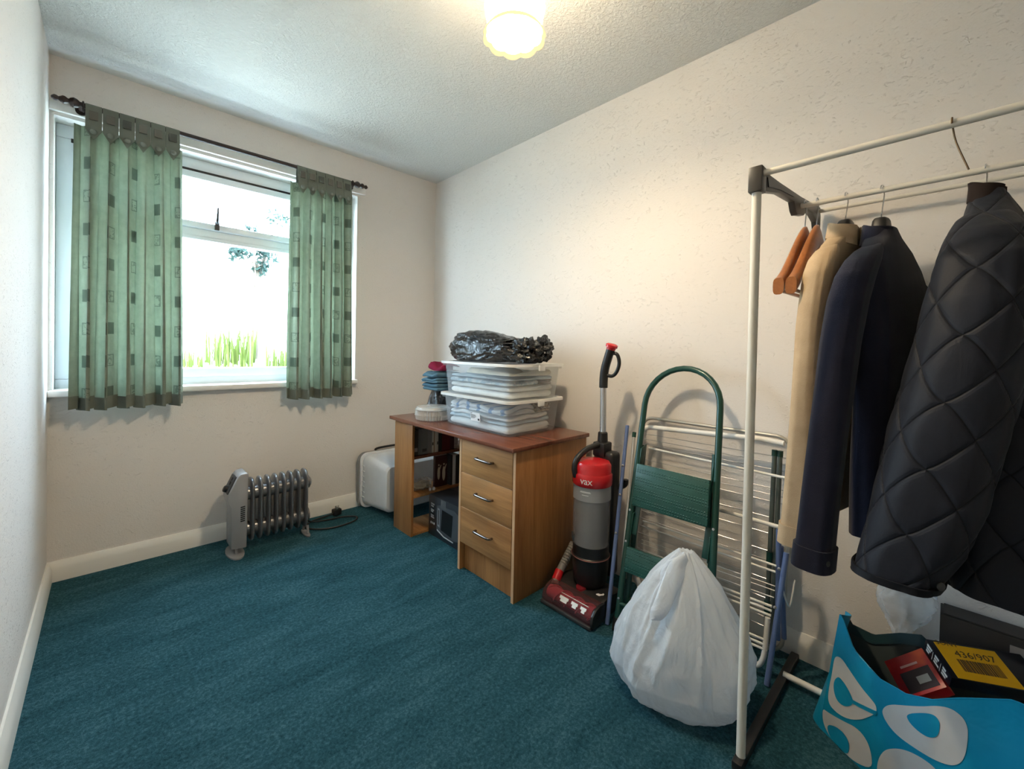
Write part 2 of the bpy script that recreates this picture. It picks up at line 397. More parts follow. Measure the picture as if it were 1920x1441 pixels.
# ------------------------------------------------------------------ curtain pole and curtains
MROD = plain('dark_stained_wood', lin(44, 30, 28), .4)
RY, RZ = D-.092, 2.178
rod = T('curtain_rod', 'dark turned wooden curtain pole over the window', 'curtain pole', (.73, RY, RZ))
rod.part('pole', MB().tube([(.10, RY, RZ), (1.37, RY, RZ)], .0115, 14), MROD)
def finial(sx, x0):
    pr = [(.0, 0), (.0125, 0), (.019, .010), (.022, .022), (.017, .034), (.010, .040), (.012, .045), (.017, .054), (.017, .062), (.011, .071), (.0085, .076), (.012, .084), (.0125, .092), (.006, .101), (0, .104)]; pr = [(r, h*.86) for r, h in pr]
    return MB().lathe(pr, 16, (x0, RY, RZ), (sx, 0, 0))
rod.part('finial', finial(-1, .100), MROD); rod.part('finial', finial(1, 1.366), MROD)
for x in (.111, 1.350):
    rod.part('ring', MB().tube([(x, RY+.021*math.cos(a*math.pi/10), RZ-.006+.021*math.sin(a*math.pi/10)) for a in range(20)], .0035, 8, closed=True), MROD)
for x in (.102, 1.362):
    b = MB(); b.tube([(x, D-.020, RZ), (x, RY, RZ)], .008, 10); b.lathe([(.0, 0), (.02, 0), (.02, .008), (0, .008)], 14, (x, D-.023, RZ-.004), (0,-1,0))
    rod.part('bracket', b, MROD)
def m_curtain():
    n = N('green_printed_curtain'); t = n.add('ShaderNodeUVMap'); t.uv_map = 'UVMap'; g = n.add('ShaderNodeSeparateXYZ'); n.link(t.outputs[0], g.inputs[0])
    u, v = g.outputs[0], g.outputs[1]
    PU, PV = .185, .150
    a = n.math('DIVIDE', u, PU); b = n.math('DIVIDE', v, PV)
    fu = n.math('ABSOLUTE', n.math('SUBTRACT', n.math('FRACT', a), .5)); fv = n.math('ABSOLUTE', n.math('SUBTRACT', n.math('FRACT', b), .5))
    hu, hv = .165, .185
    ins = n.math('MULTIPLY', n.math('LESS_THAN', fu, hu), n.math('LESS_THAN', fv, hv))
    inn = n.math('MULTIPLY', n.math('LESS_THAN', fu, hu-.03), n.math('LESS_THAN', fv, hv-.03))
    rim = n.math('SUBTRACT', ins, inn)
    par = n.math('MODULO', n.math('ADD', n.math('FLOOR', a), n.math('FLOOR', b)), 2.0)
    obj = n.coord('Object'); wv = n.noise(obj, 30, 4); fine = n.noise(n.coord('Object', (1, 1, .15)), 300, 2)
    uvn = n.noise(t.outputs[0], 46, 2, .5, 1.5); motif = n.math('MULTIPLY', n.math('GREATER_THAN', uvn, .56), inn)
    dark = n.math('MULTIPLY', ins, par)
    mk = n.math('MAXIMUM', n.math('MULTIPLY', dark, .85), n.math('MAXIMUM', n.math('MULTIPLY', rim, .75), n.math('MULTIPLY', motif, .65)))
    c = n.mix(n.math('MULTIPLY', wv, 1.0), (.27, .315, .255), (.42, .465, .38))
    c = n.mix(n.math('MULTIPLY', mk, .8), c, (.10, .135, .11))
    d = n.pbr(c, .95, 0, n.bump(fine, .15, .002), spec=.1)
    tr = n.add('ShaderNodeBsdfTranslucent'); n.set(tr.inputs[0], c)
    return n.done(n.mixsh(.50, d, tr.outputs[0]))
MCURT = m_curtain()
MHEM = fabric('grey_green_curtain_band', (.21, .235, .20), (.27, .29, .245), trans=.30)
MTABP = fabric('printed_square_on_tab', (.09, .10, .09), (.13, .14, .12))
MTABL = fabric('outlined_square_on_tab', (.20, .19, .165), (.15, .145, .125))
MBTN = plain('fabric_button', (.20, .22, .19), .8)
def curtain(x0, x1, top0, top1, tabs, label, seed, zb, squares):
    base = V((x0+x1)/2, RY, zb); c = T('curtain', label, 'curtain', base, group='tab top window curtains')
    rnd = random.Random(seed); zt = 2.088; nf = tabs
    ph = [rnd.uniform(-.5, .5) for _ in range(8)]
    def pt(u, v):     # v 0 bottom .. 1 top
        xa = lerp(x0, x1, u); xt = lerp(top0, top1, u); k = v**1.3; x = lerp(xa, xt, k)
        A = lerp(.030, .017, v); p = u*nf*2*math.pi
        s = math.sin(p+ph[0]+.35*math.sin(3*v+ph[1])); s2 = math.sin(p*.5+ph[2]+1.2*v)
        s = math.copysign(abs(s)**.62, s)*(1+.45*math.sin(1.7*p/6.28*3.1+ph[4]*6))
        y = RY-.004+A*s+.010*s2*(1-v)+.004*math.sin(9*u+7*v)
        x += lerp(.0125, .006, v)*math.sin(2*p+ph[3])+.006*math.sin(p*.5+ph[5])*(1-v)
        return (x, y, zb+(zt-zb)*v+.006*math.sin(p+1)*(1-v))
    nu, nv = 150, 44
    L = [0.0]
    for i in range(nu): L.append(L[-1]+(Vector(pt((i+1)/nu, .4))-Vector(pt(i/nu, .4))).length)
    sheet = MB(); sheet.grid(pt, nu, nv, th=.0012); m1 = nu+1
    uvs = [(L[i], (zt-zb)*j/nv) for j in range(nv+1) for i in range(m1)]*2
    sheet.shift(-base); me_o = sheet.build('cloth', MCURT, c.o)
    me = me_o.data; ul = me.uv_layers.new(name='UVMap')
    for l in me.loops: ul.data[l.index].uv = uvs[l.vertex_index]
    # hem band and header band wrap the sheet
    def band(va, vb, nm, d):
        b = MB()
        def f(u, t): p = pt(u, lerp(va, vb, t)); return (p[0], p[1]-d, p[2]-.0004)
        b.grid(f, nu, 3, th=.0008); c.part(nm, b, MHEM)
    band(.0, .045, 'hem', .0016)
    for i in range(tabs):
        u = (i+.5)/tabs; xc = lerp(top0+.032, top1-.012, u); w = .955*(top1-top0-.044)/tabs; yf = RY-.026
        prof = [(yf-.010, 2.040)]+[(yf-.009, 2.066), (yf+.002, 2.12), (RY-.0155, 2.16)]
        for k in range(9):
            a = math.pi-math.pi*k/8; prof.append((RY+.0135*math.cos(a), RZ+.0135*math.sin(a)))
        prof += [(RY+.014, 2.13), (RY+.010, 2.07)]
        tb = MB(); hw = w/2; yf -= .0025*(i % 2)
        rows = []
        for k, (y, z) in enumerate(prof):
            if k == 0: rows.append([V(xc, y, z-.018), V(xc, y, z-.018)])
            else: rows.append([V(xc-hw, y, z), V(xc+hw, y, z)])
        def f(u_, v_):
            t_ = v_*(len(rows)-1); k = min(int(t_), len(rows)-2); fr = t_-k
            a = rows[k][0].lerp(rows[k][1], u_); b = rows[k+1][0].lerp(rows[k+1][1], u_); return a.lerp(b, fr)
        tb.grid(f, 6, len(rows)-1, th=.0015)
        tab = c.part('tab', tb, MHEM)
        sq = MB().box((xc-hw*.55, yf-.0045, 2.115), (xc+hw*.55, yf+.0005, 2.155))
        sq.warp(lambda p: (p.x, p.y+max(0, (p.z-2.12))*.14-.0005, p.z))
        child_world('printed_square', sq, MTABP if i in squares else MTABL, tab, base)
        bt = MB().lathe([(0, 0), (.011, .0), (.0125, .003), (.010, .007), (.005, .0095), (0, .010)], 14, (xc, yf-.010, 2.058), (0,-1,0))
        child_world('button', bt, MBTN, tab, base)
curtain(.075, .482, .085, .468, 6, 'wider green tab top curtain at the left of the window', 4, .795, (2, 5))
curtain(.972, 1.370, .978, 1.350, 6, 'narrower looking green tab top curtain at the right of the window', 11, .785, (2, 5))
# ------------------------------------------------------------------ ceiling lamp
def m_glow(name, col, st):
    n = N(name); e = n.add('ShaderNodeEmission'); e.inputs[0].default_value = (*col, 1); e.inputs[1].default_value = st
    return n.done(e.outputs[0])
LX, LY, LZ = 1.120, 1.345, 2.10
lamp = T('ceiling_lamp', 'lit opal glass ceiling lamp with a scalloped bell shade', 'lamp', (LX, LY, H))
MSHADE = m_glow('lit_opal_glass', (1, .79, .52), LAMP*.19)
MRIM = m_glow('lit_glass_rim', (1, .76, .38), .52)
lamp.part('ceiling_rose', MB().lathe([(0, H-.001), (.055, H-.001), (.055, H-.012), (.03, H-.03), (0, H-.03)], 24, (LX, LY, 0)), MBRASSY)
lamp.part('stem', MB().tube([(LX, LY, H-.025), (LX, LY, LZ+.19)], .011, 12), MBRASSY)
lamp.part('gallery', MB().lathe([(0, LZ+.20), (.032, LZ+.20), (.036, LZ+.165), (.030, LZ+.16), (0, LZ+.16)], 24, (LX, LY, 0)), MBRASSY)
sc8 = lambda a, r, h: 1+.05*(abs(math.sin(5*a+.3))**.8-.6)*max(0, min(1, (LZ+.06-h)/.06))
def bell(prof, th, n=120):
    mb = MB(); P = prof+[(r-th, h) for r, h in reversed(prof)]
    c = V(LX, LY, 0); rings = []
    for r, h in P:
        rings.append([c+V(math.cos(2*math.pi*j/n), math.sin(2*math.pi*j/n), 0)*r*sc8(2*math.pi*j/n, r, h)+V(0,0,h+ (-.006*(abs(math.sin(5*2*math.pi*j/n+.3))**.8-.6)*max(0, min(1, (LZ+.03-h)/.03)))) for j in range(n)])
    return mb.loft(rings, closed=True)
lamp.part('shade', bell([(.034, LZ+.165), (.062, LZ+.155), (.090, LZ+.125), (.096, LZ+.09), (.088, LZ+.05), (.083, LZ+.028), (.089, LZ+.008)], .004), MSHADE)
lamp.part('shade_rim', bell([(.0890, LZ+.012), (.096, LZ+.003), (.0985, LZ-.003)], .004), MRIM)
lamp.part('bulb', MB().lathe([(0, LZ+.0), (.018, LZ+.004), (.029, LZ+.022), (.030, LZ+.04), (.022, LZ+.07), (.014, LZ+.10), (.013, LZ+.155), (0, LZ+.155)], 20, (LX, LY, 0)), m_glow('lit_bulb', (1, .80, .53), LAMP*5.6))
# ------------------------------------------------------------------ oil filled radiator
MRAD = plain('grey_metallic_paint', (.20, .20, .21), .28, .55, var=.05)
MRADL = plain('silver_plastic', (.33, .33, .34), .35, .2, var=.04)
hy = 2.975
ht = T('oil_filled_radiator', 'small grey finned oil filled radiator on the carpet under the window', 'heater', (.87, hy, 0))
def fin_poly():
    out = []
    for y, z in rrect(.125, .335, .052, 7): out.append((y, z))
    return out
for i in range(8):
    xc = .762+i*.0385
    P = fin_poly(); mb = MB(); rings = []
    for dx, k in ((-.0085, .80), (-.0060, .90), (-.0028, .985), (0, 1.0), (.0028, .985), (.0060, .90), (.0085, .80)):
        rings.append([V(xc+dx, hy+y*(k if abs(z) < 2 else 1), .222+z*(k*.14+.86)) for y, z in P])
    mb.loft(rings)
    f_ = ht.part('fin', mb, MRAD)
    # pressed channel on each side of the fin
    ch = MB()
    for sg in (-1, 1):
        ch.tube([(xc+sg*.007, hy-.036, .10), (xc+sg*.007, hy-.036, .34)], .003, 6); ch.tube([(xc+sg*.007, hy+.036, .10), (xc+sg*.007, hy+.036, .34)], .003, 6)
    child_world('pressed_rib', ch, MRAD, f_, ht.loc)
for z in (.308, .118): ht.part('header_tube', MB().tube([(.722, hy, z), (1.056, hy, z)], .037, 18), MRAD)
ht.part('end_cap', MB().lathe([(0, 0), (.031, 0), (.031, .006), (.024, .014), (0, .016)], 20, (1.052, hy, .308), (1,0,0)), MRAD)
prof = [(.662, .045), (.732, .038), (.738, .425), (.728, .434), (.700, .430), (.690, .42), (.646, .325), (.646, .30), (.660, .26)]
hb = ht.part('control_housing', MB().prism(prof, (0, hy-.062, 0), (1,0,0), (0,0,1), (0, .124, 0)), MRADL, bevel=.008)
sl_n = V(-.095, 0, .044).normalized(); sl_t = V(.044, 0, .095).normalized(); pc = V(.668, hy, .3725)
child_world('control_panel', MB().obox(pc, sl_t*.046, V(0, .045, 0), sl_n*.006), MDARKG, hb, ht.loc, bevel=.003)
child_world('knob', MB().lathe([(0, 0), (.018, 0), (.017, .014), (.012, .018), (0, .018)], 18, pc-sl_t*.028+sl_n*.004, sl_n), MBLACKP, hb, ht.loc)
for k in (.006, .028): child_world('switch', MB().obox(pc+sl_t*k+sl_n*.006, sl_t*.008, V(0, .014, 0), sl_n*.004), MBLACKP, hb, ht.loc, bevel=.001)
for k in range(8): child_world('vent_slot', MB().obox((.712, hy-.0625, .185+k*.0105), (.010, 0, .001), (0, .0012, 0), (0, 0, .0028)), MBLACKP, hb, ht.loc)
for x, w in ((.690, .040), (1.045, .016)):
    ft = MB()
    ft.prism([(w*math.cos(R(a)), (.10 if w > .02 else .062)*math.sin(R(a))) for a in range(0, 360, 15)], (x, hy, .001), (1,0,0), (0,1,0), (0,0,.007))
    ft.tube([(x, hy-.04, .012), (x, hy-.03, .06)], .007, 8); ft.tube([(x, hy+.04, .012), (x, hy+.03, .06)], .007, 8)
    ht.part('foot', ft, MRADL)
crd = bez([(1.04, 3.05, .09), (1.10, 3.06, .03), (1.20, 3.075, .008), (1.30, 3.06, .007), (1.365, 3.01, .007), (1.33, 2.955, .007), (1.22, 2.935, .007), (1.12, 2.965, .009), (1.06, 3.03, .014), (1.12, 3.10, .014), (1.22, 3.125, .014), (1.262, 3.130, .018)], 66)
ht.part('power_cord', MB().tube(crd, .0045, 8), MBLACKP)
pl = MB(); pl.obox((1.285, 3.130, .024), (.026, .004, 0), (-.003, .022, 0), (0, 0, .020))
plg = ht.part('plug', pl, MBLACKP, bevel=.008)
pn = MB()
for dy in (-.011, .011): pn.box((1.279, 3.13+dy-.003, .042), (1.287, 3.13+dy+.003, .058))
pn.box((1.295, 3.127, .042), (1.299, 3.133, .062)); child_world('plug_pins', pn, MSTEEL, plg, ht.loc)
# ------------------------------------------------------------------ storage tub on its side against the back wall
MTUB = clear('milky_clear_plastic', (.86, .90, .95), .72, .3)
MLIDG = plain('grey_plastic_lid', (.22, .225, .23), .45)
tb = T('storage_tub', 'milky plastic storage tub with grey lid, on its side between radiator and desk', 'storage box', (1.69, 3.03, 0))
def tub_rings(lv, x0, x1, r):
    # lv: list of (y, inset) ; cross-section rounded rect in x-z
    rings = []
    for y, ins in lv:
        w = x1-x0-2*ins; hh = .375-2*ins
        rings.append([V((x0+x1)/2+a, y, .19+b-.0) for a, b in rrect(w, hh, max(.01, r), 6)])
    return rings
body = MB(); body.loft(tub_rings([(3.142, .012), (3.10, .018), (2.862, .035), (2.850, .045)], 1.448, 1.93, .045), (False, True))
o_ = tb.part('tub', body, MTUB); 
rim = MB(); rim.loft(tub_rings([(3.148, .004), (3.148, .0), (3.128, .0), (3.128, .012)], 1.446, 1.932, .05), (False, False), True); tb.part('rim', rim, plain('white_tub_rim', (.75, .77, .8), .4))
for k in range(7): tb.part('rim_rib', MB().box((1.452, 3.095, .085+k*.035), (1.458, 3.130, .089+k*.035)), MTUB)
lid = MB(); lid.loft(tub_rings([(3.186, .012), (3.178, .002), (3.149, .0)], 1.436, 1.942, .055)); tb.part('lid', lid, MLIDG)
tb.part('clip_handle', MB().tube(bez([(1.56, 3.165, .380), (1.60, 3.165, .392), (1.80, 3.165, .392), (1.84, 3.165, .380)], 12), .008, 8), MBLACKP)
# ------------------------------------------------------------------ desk
MOAK = wood('light_oak_veneer', lin(128, 82, 42), lin(176, 124, 74), 2)
MOAKF = wood('light_oak_drawer_front', lin(132, 88, 48), lin(182, 134, 84), 1, 7)
MTOP = wood('red_brown_desk_top', lin(84, 46, 33), lin(120, 72, 53), 1, 6, .25)
MEDGE = plain('pale_edge_strip', lin(200, 160, 122), .5)
DX, DB = 1.482, 1.990
dk = T('desk', 'wooden desk with red brown top, three drawers and an open bookcase end', 'desk', (1.72, 2.2, 0))
dk.part('desk_top', MB().box((1.450, 1.652, .668), (2.0, 2.752, .688)), MTOP, bevel=.003)
dk.part('side_panel', MB().box((DX, 1.664, 0), (DB, 1.680, .668)), MOAK, bevel=.001)
dk.part('side_panel', MB().box((DX, 2.054, 0), (DB, 2.070, .668)), MOAK, bevel=.001)
for y in (1.664, 2.054): dk.part('edge_strip', MB().box((DX-.0012, y+.0005, 0.001), (DX, y+.0155, .6675)), MEDGE)
dk.part('plinth', MB().box((DX+.030, 1.680, 0), (DX+.046, 2.054, .142)), MOAK)
dk.part('cabinet_back', MB().box((DB-.006, 1.680, .05), (DB, 2.054, .668)), MOAK)
def drawer(z0, z1, y0, y1):
    f = dk.part('drawer', MB().box((DX-.002, y0, z0), (DX+.016, y1, z1)), MOAKF, bevel=.0015)
    b = MB(); b.box((DX+.016, y0+.012, z0+.02), (DB-.02, y0+.022, z1-.03)); b.box((DX+.016, y1-.022, z0+.02), (DB-.02, y1-.012, z1-.03)); b.box((DX+.016, y0+.012, z0+.01), (DB-.02, y1-.012, z0+.02))
    child_world('drawer_box', b, MOAK, f, dk.loc)
    zc = (z0+z1)/2; zc = z1-(z1-z0)*.46; yc = (y0+y1)/2
    hnd = MB(); hnd.tube(bez([(DX-.002, yc-.058, zc), (DX-.018, yc-.056, zc+.002), (DX-.026, yc-.040, zc+.003), (DX-.026, yc+.040, zc+.003), (DX-.018, yc+.056, zc+.002), (DX-.002, yc+.058, zc)], 25), .0055, 10)
    child_world('handle', hnd, MBRASSY, f, dk.loc)
    e = MB().box((DX-.0026, y0+.002, z1), (DX+.014, y1-.002, z1+.0012)); child_world('drawer_edge', e, MEDGE, f, dk.loc)
drawer(.4985, .664, 1.683, 2.051); drawer(.3245, .4945, 1.683, 2.051); drawer(.144, .3205, 1.683, 2.051)
# bookcase end
dk.part('bookcase_side', MB().box((DX, 2.530, 0), (DX+.016, 2.735, .668)), MOAK, bevel=.001)
dk.part('bookcase_side', MB().box((DB-.016, 2.530, 0), (DB, 2.735, .668)), MOAK, bevel=.001)
for z in (0.0, .222, .452): dk.part('shelf', MB().box((DX+.016, 2.532, z), (DB-.016, 2.733, z+.016)), MTOP if z == .452 else MOAKF, bevel=.001)
dk.part('rear_panel', MB().box((DB-.014, 2.070, .25), (DB, 2.530, .668)), MOAK)
# books
def book(x, w, hgt, z0, col, label, depth=.15, y0=2.552, spine=None, title=None):
    b = T('book', label, 'book', (x+w/2, y0+depth/2, z0), group='books on the desk shelves')
    mc = plain('book_cover', col, .5, var=.08); t = min(.0022, w*.2)
    cv = MB(); cv.box((x, y0, z0), (x+t, y0+depth, z0+hgt)); cv.box((x+w-t, y0, z0), (x+w, y0+depth, z0+hgt)); cv.box((x+t, y0, z0), (x+w-t, y0+t, z0+hgt))
    b.part('cover', cv, mc)
    b.part('pages', MB().box((x+t, y0+t, z0+.003), (x+w-t, y0+depth-.003, z0+hgt-.003)), MPAGE)
    if spine: b.part('spine_label', MB().box((x+w*.15, y0-.0006, z0+hgt*spine[0]), (x+w*.85, y0, z0+hgt*spine[1])), plain('spine_print', spine[2], .6))
    return b
MPAGE = plain('paper_edge', (.68, .64, .55), .9)
zt = .4685
bk_list = [(.034, .150, (.03, .032, .035), 'dark grey book at the left end of the top shelf', (.15, .3, (.3,.3,.3))),
 (.020, .155, (.13, .14, .15), 'narrow slate grey book on the top shelf, second from the left', None),
 (.042, .152, (.16, .165, .17), 'thick mid grey book on the top shelf, third from the left', (.1, .22, (.05,.05,.05))),
 (.030, .158, (.22, .22, .22), 'pale grey book on the top shelf beside the thin white ones', None),
 (.011, .150, (.62, .60, .55), 'thin white book on the top shelf, leftmost white one', (.3, .42, (.05,.05,.05))),
 (.008, .154, (.40, .30, .22), 'thin tan book between the white ones on the top shelf', None),
 (.012, .150, (.66, .63, .58), 'thin white book on the top shelf, middle white one', None),
 (.010, .152, (.58, .56, .52), 'thin white book on the top shelf, with a dark spot on the spine', (.3, .42, (.04,.04,.04))),
 (.026, .156, (.02, .02, .022), 'black book right of the white ones on the top shelf', None),
 (.060, .160, (.10, .012, .02), 'thick maroon book on the top shelf', (.7, .76, (.35,.1,.1))),
 (.030, .150, (.05, .012, .016), 'dark wine red book right of the thick maroon one', None)]
x = DX+.020
for w, hh, c, lb, sp in bk_list:
    book(x, w, hh, zt, c, lb, spine=sp); x += w+.0012
nb = T('notebook', 'white spiral bound notebook on the top shelf beside the drawers', 'notebook', (x+.02, 2.62, zt), group='books on the desk shelves')
nb.part('pages', MB().box((x+.006, 2.560, zt), (x+.034, 2.70, zt+.150)), plain('white_card', (.6,.6,.6), .7))
sp = MB()
for k in range(12): sp.tube([(x+.020+.017*math.cos(a*math.pi/6), 2.560+.012*math.sin(a*math.pi/6), zt+.012+k*.0115) for a in range(12)], .0012, 5, closed=True)
nb.part('spiral_binding', sp, MSTEEL)
zm = .2385
bc = T('book', 'dark hardback with pale dancing figures on its cover, middle shelf', 'book', (1.74, 2.6, zm), group='books on the desk shelves')
bc.part('cover', MB().box((1.675, 2.575, zm), (1.765, 2.600, zm+.195)), plain('dark_red_cover', (.045, .012, .014), .35), bevel=.001)
bc.part('pages', MB().box((1.678, 2.578, zm+.1951), (1.762, 2.597, zm+.1965)), MPAGE)
fg = MB()
for cx, cz, s_ in ((1.700, zm+.085, 1.0), (1.738, zm+.078, 1.15)):
    fg.prism([(cx+.010*s_*math.cos(R(a)), cz+.040*s_*math.sin(R(a))) for a in range(0, 360, 20)], (0, 2.5746, 0), (1,0,0), (0,0,1), (0,-.0006,0))
    fg.prism([(cx+.005*s_*math.cos(R(a)), cz+.052*s_+.006*math.sin(R(a))) for a in range(0, 360, 30)], (0, 2.5744, 0), (1,0,0), (0,0,1), (0,-.0006,0))
    fg.prism([(cx+.008*s_, cz+.018*s_), (cx+.018*s_, cz+.05*s_), (cx+.014*s_, cz+.052*s_), (cx+.002*s_, cz+.026*s_)], (0, 2.5742, 0), (1,0,0), (0,0,1), (0,-.0006,0))
bc.part('cover_picture', fg, plain('pale_cover_print', (.55, .48, .38), .5))
xx = 1.775
for w, hh, c, lb in ((.014, .19, (.03,.03,.032), 'thin black book on the middle shelf beside the dark hardback'), (.010, .192, (.62,.62,.62), 'thin white book on the middle shelf, left one of two'), (.012, .190, (.55,.56,.58), 'thin white book on the middle shelf, right one of two'), (.03, .185, (.02,.02,.022), 'thick black book on the middle shelf next to the drawers')):
    book(xx, w, hh, zm, c, lb); xx += w+.0012
# plastic bag of odds and ends on the middle shelf
def blob(c, rx, ry, rz, amp, fr, n=40, m=24, flat=None, seed=0.0):
    mb = MB(); c = V(*c)
    def f(u, v):
        th = 2*math.pi*u; ph = math.pi*(v-.5); d = V(math.cos(ph)*math.cos(th), math.cos(ph)*math.sin(th), math.sin(ph))
        k = 1+amp*(noise.noise(d*fr+V(seed, seed*2, 1))+.5*noise.noise(d*fr*2.3+V(3, seed, 7)))
        p = c+V(d.x*rx, d.y*ry, d.z*rz)*k
        if flat is not None and p.z < flat: p.z = flat+.0004*abs(math.sin(7*th))
        return p
    return mb.grid(f, n, m, cu=True)
MCLING = clear('thin_clear_polythene', (.8, .8, .78), .30, .12, .5)
pb = T('plastic_bag', 'clear bag of cream oddments on the middle shelf of the desk', 'bag', (1.60, 2.60, zm), group='small plastic bags')
pb.part('bag_film', blob((1.60, 2.612, zm+.032), .072, .042, .034, .45, 2.5, flat=zm+.001, seed=2), MCLING)
pb.part('contents', blob((1.60, 2.612, zm+.026), .056, .030, .022, .35, 2.2, flat=zm+.003, seed=5), fabric('cream_cloth_scrap', (.55, .50, .38)))
for i, (gx, gy) in enumerate(((1.625, 2.555), (1.648, 2.552))):
    single('glass_ornament', MB().lathe([(0, 0), (.009, 0), (.011, .006), (.010, .014), (.006, .018), (0, .019)], 14, (gx, gy-.004, zm)), clear('small_clear_glass', (.8,.8,.82), .4, .05), ('small clear glass bead on the middle shelf, nearer the bag', 'small clear glass bead on the middle shelf, nearer the dark hardback')[i], 'ornament', 'glass beads on the middle shelf')
# ------------------------------------------------------------------ appliance carton in the knee hole
MCART = plain('dark_printed_carton', (.030, .034, .040), .35)
ct = T('appliance_carton', 'dark carton printed with a kitchen appliance, in the desk knee hole', 'box', (1.76, 2.31, 0))
cx0, cy0, cy1, ch_ = 1.592, 2.115, 2.512, .236
ct.part('carton', MB().box((cx0, cy0, 0), (1.90, cy1, ch_)), MCART, bevel=.002)
fx = cx0-.0008
def pr(poly, col, nm, d=.0006, rough=.4):   # printed shape on front face (u = -y from left edge, w = z)
    ct.part(nm, MB().prism(poly, (fx, cy1, 0), (0,-1,0), (0,0,1), (-d, 0, 0)), plain(nm+'_ink', col, rough))
pr([(.085, .05), (.23, .035), (.30, .045), (.30, .19), (.26, .205), (.12, .20), (.085, .19)], (.075, .082, .09), 'appliance_body')
pr([(.13, .06), (.235, .048), (.245, .175), (.14, .18)], (.008, .009, .01), 'appliance_window', .001)
pr([(.095, .075), (.117, .07), (.117, .178), (.095, .18)], (.30, .31, .32), 'appliance_trim', .001)
pr([(.102, .085), (.111, .083), (.111, .168), (.102, .17)], (.02, .02, .02), 'appliance_slot', .0014)
pr([(.09, .046), (.16, .026), (.25, .024), (.25, .030), (.16, .033), (.092, .054)], (.5, .51, .52), 'appliance_edge', .0012)
for k in range(3): pr([(.028+k*.016+.005*math.cos(R(a)), .075+.007*math.sin(R(a))) for a in range(0, 360, 40)], (.7,.7,.7), 'round_icon', .001)
for k, (tx, sz) in enumerate((('DUAL', .022), ('AIR', .018), ('FRYER', .014))[:0]): pass
for k, (z, w) in enumerate(((.185, .034), (.172, .026), (.150, .030), (.140, .022), (.118, .030), (.106, .034))): pr([(.026, z), (.026+w, z-.002), (.026+w, z+.006), (.026, z+.008)], (.5,.5,.52), 'text_line', .001)
ct.part('top_flap', MB().box((cx0+.002, cy0+.004, ch_), (1.74, cy1-.004, ch_+.0015)), MCART)
ct.part('top_sticker', MB().box((1.66, 2.17, ch_+.0015), (1.70, 2.27, ch_+.0022)), plain('carton_sticker', (.25,.26,.27), .4))
ct.part('flap_tab', MB().box((fx-.0008, 2.335, .188), (fx, 2.385, ch_)), plain('carton_flap_tab', (.10, .105, .11), .3))
# ------------------------------------------------------------------ clear storage boxes with linen on the desk
MBOXP = clear('clear_box_plastic', (.86, .88, .90), .13, .18, tint=(.97,.98,.98))
MLIDC = clear('milky_box_lid', (.84, .84, .82), .72, .3)
BX0, BX1, BY0, BY1 = 1.560, 1.940, 1.792, 2.352
def clear_box(z0, z1, label, sticker):
    b = T('storage_box', label, 'storage box', ((BX0+BX1)/2, (BY0+BY1)/2, z0), group='clear storage boxes on the desk')
    xm, ym = (BX0+BX1)/2, (BY0+BY1)/2
    def ring(z, ins, r): return [V(xm+a, ym+c, z) for a, c in rrect(BX1-BX0-2*ins, BY1-BY0-2*ins, r, 6)]
    t = .0022
    sh = MB(); outer = [ring(z0, .030, .03), ring(z0+.004, .022, .035), ring(z0+.012, .016, .035), ring(z1-.028, .004, .035), ring(z1-.026, -.010, .045), ring(z1-.016, -.010, .045)]
    inner = [ring(z1-.016, .006+t, .033), ring(z1-.028, .004+t, .033), ring(z0+.014, .016+t, .033), ring(z0+.004+t, .024+t, .03)]
    sh.loft(outer+inner); b.part('tub', sh, MBOXP)
    ld = MB(); ld.loft([ring(z1-.015, -.002, .04), ring(z1-.015, -.018, .05), ring(z1-.002, -.018, .05), ring(z1-.002, -.010, .045), ring(z1-.007, -.006, .042), ring(z1-.007, .03, .03)])
    b.part('lid', ld, MLIDC)
    b.part('clip', MB().box((xm-.02, BY0-.030, z1-.034), (xm+.02, BY0-.019, z1-.006)), MLIDC, bevel=.002)
    if sticker:
        s = MB().box((BX0+.0095, 2.02, z0+.050), (BX0+.0108, 2.098, z0+.094)); s.warp(lambda p: (p.x-.10*(p.z-z0-.07)-.001, p.y, p.z)); st = b.part('price_label', s, plain('white_label', (.8,.8,.8), .6))
        ink = MB()
        for k, (w, zz) in enumerate(((.012, .088), (.038, .080), (.044, .075), (.040, .070), (.030, .065))): ink.box((BX0+.0077, 2.094-w, z0+zz), (BX0+.0083, 2.094, z0+zz+.0022))
        ink.warp(lambda p: (p.x-.10*(p.z-z0-.07)-.0005, p.y, p.z)); child_world('label_print', ink, MBLACKP, st, b.loc)
        i2 = MB().box((BX0+.0075, 2.026, z0+.056), (BX0+.0083, 2.038, z0+.066)); i2.warp(lambda p: (p.x-.10*(p.z-z0-.07)-.0005, p.y, p.z)); child_world('label_print', i2, MBLACKP, st, b.loc)
Z1 = .6884; ZL1 = .868; Z2 = ZL1-.0065; ZL2 = 1.043
clear_box(Z1, ZL1, 'clear lidded box of folded linen standing on the desk, lower of the two', True)
clear_box(Z2, ZL2, 'clear lidded box of folded linen, upper of the two on the desk', False)
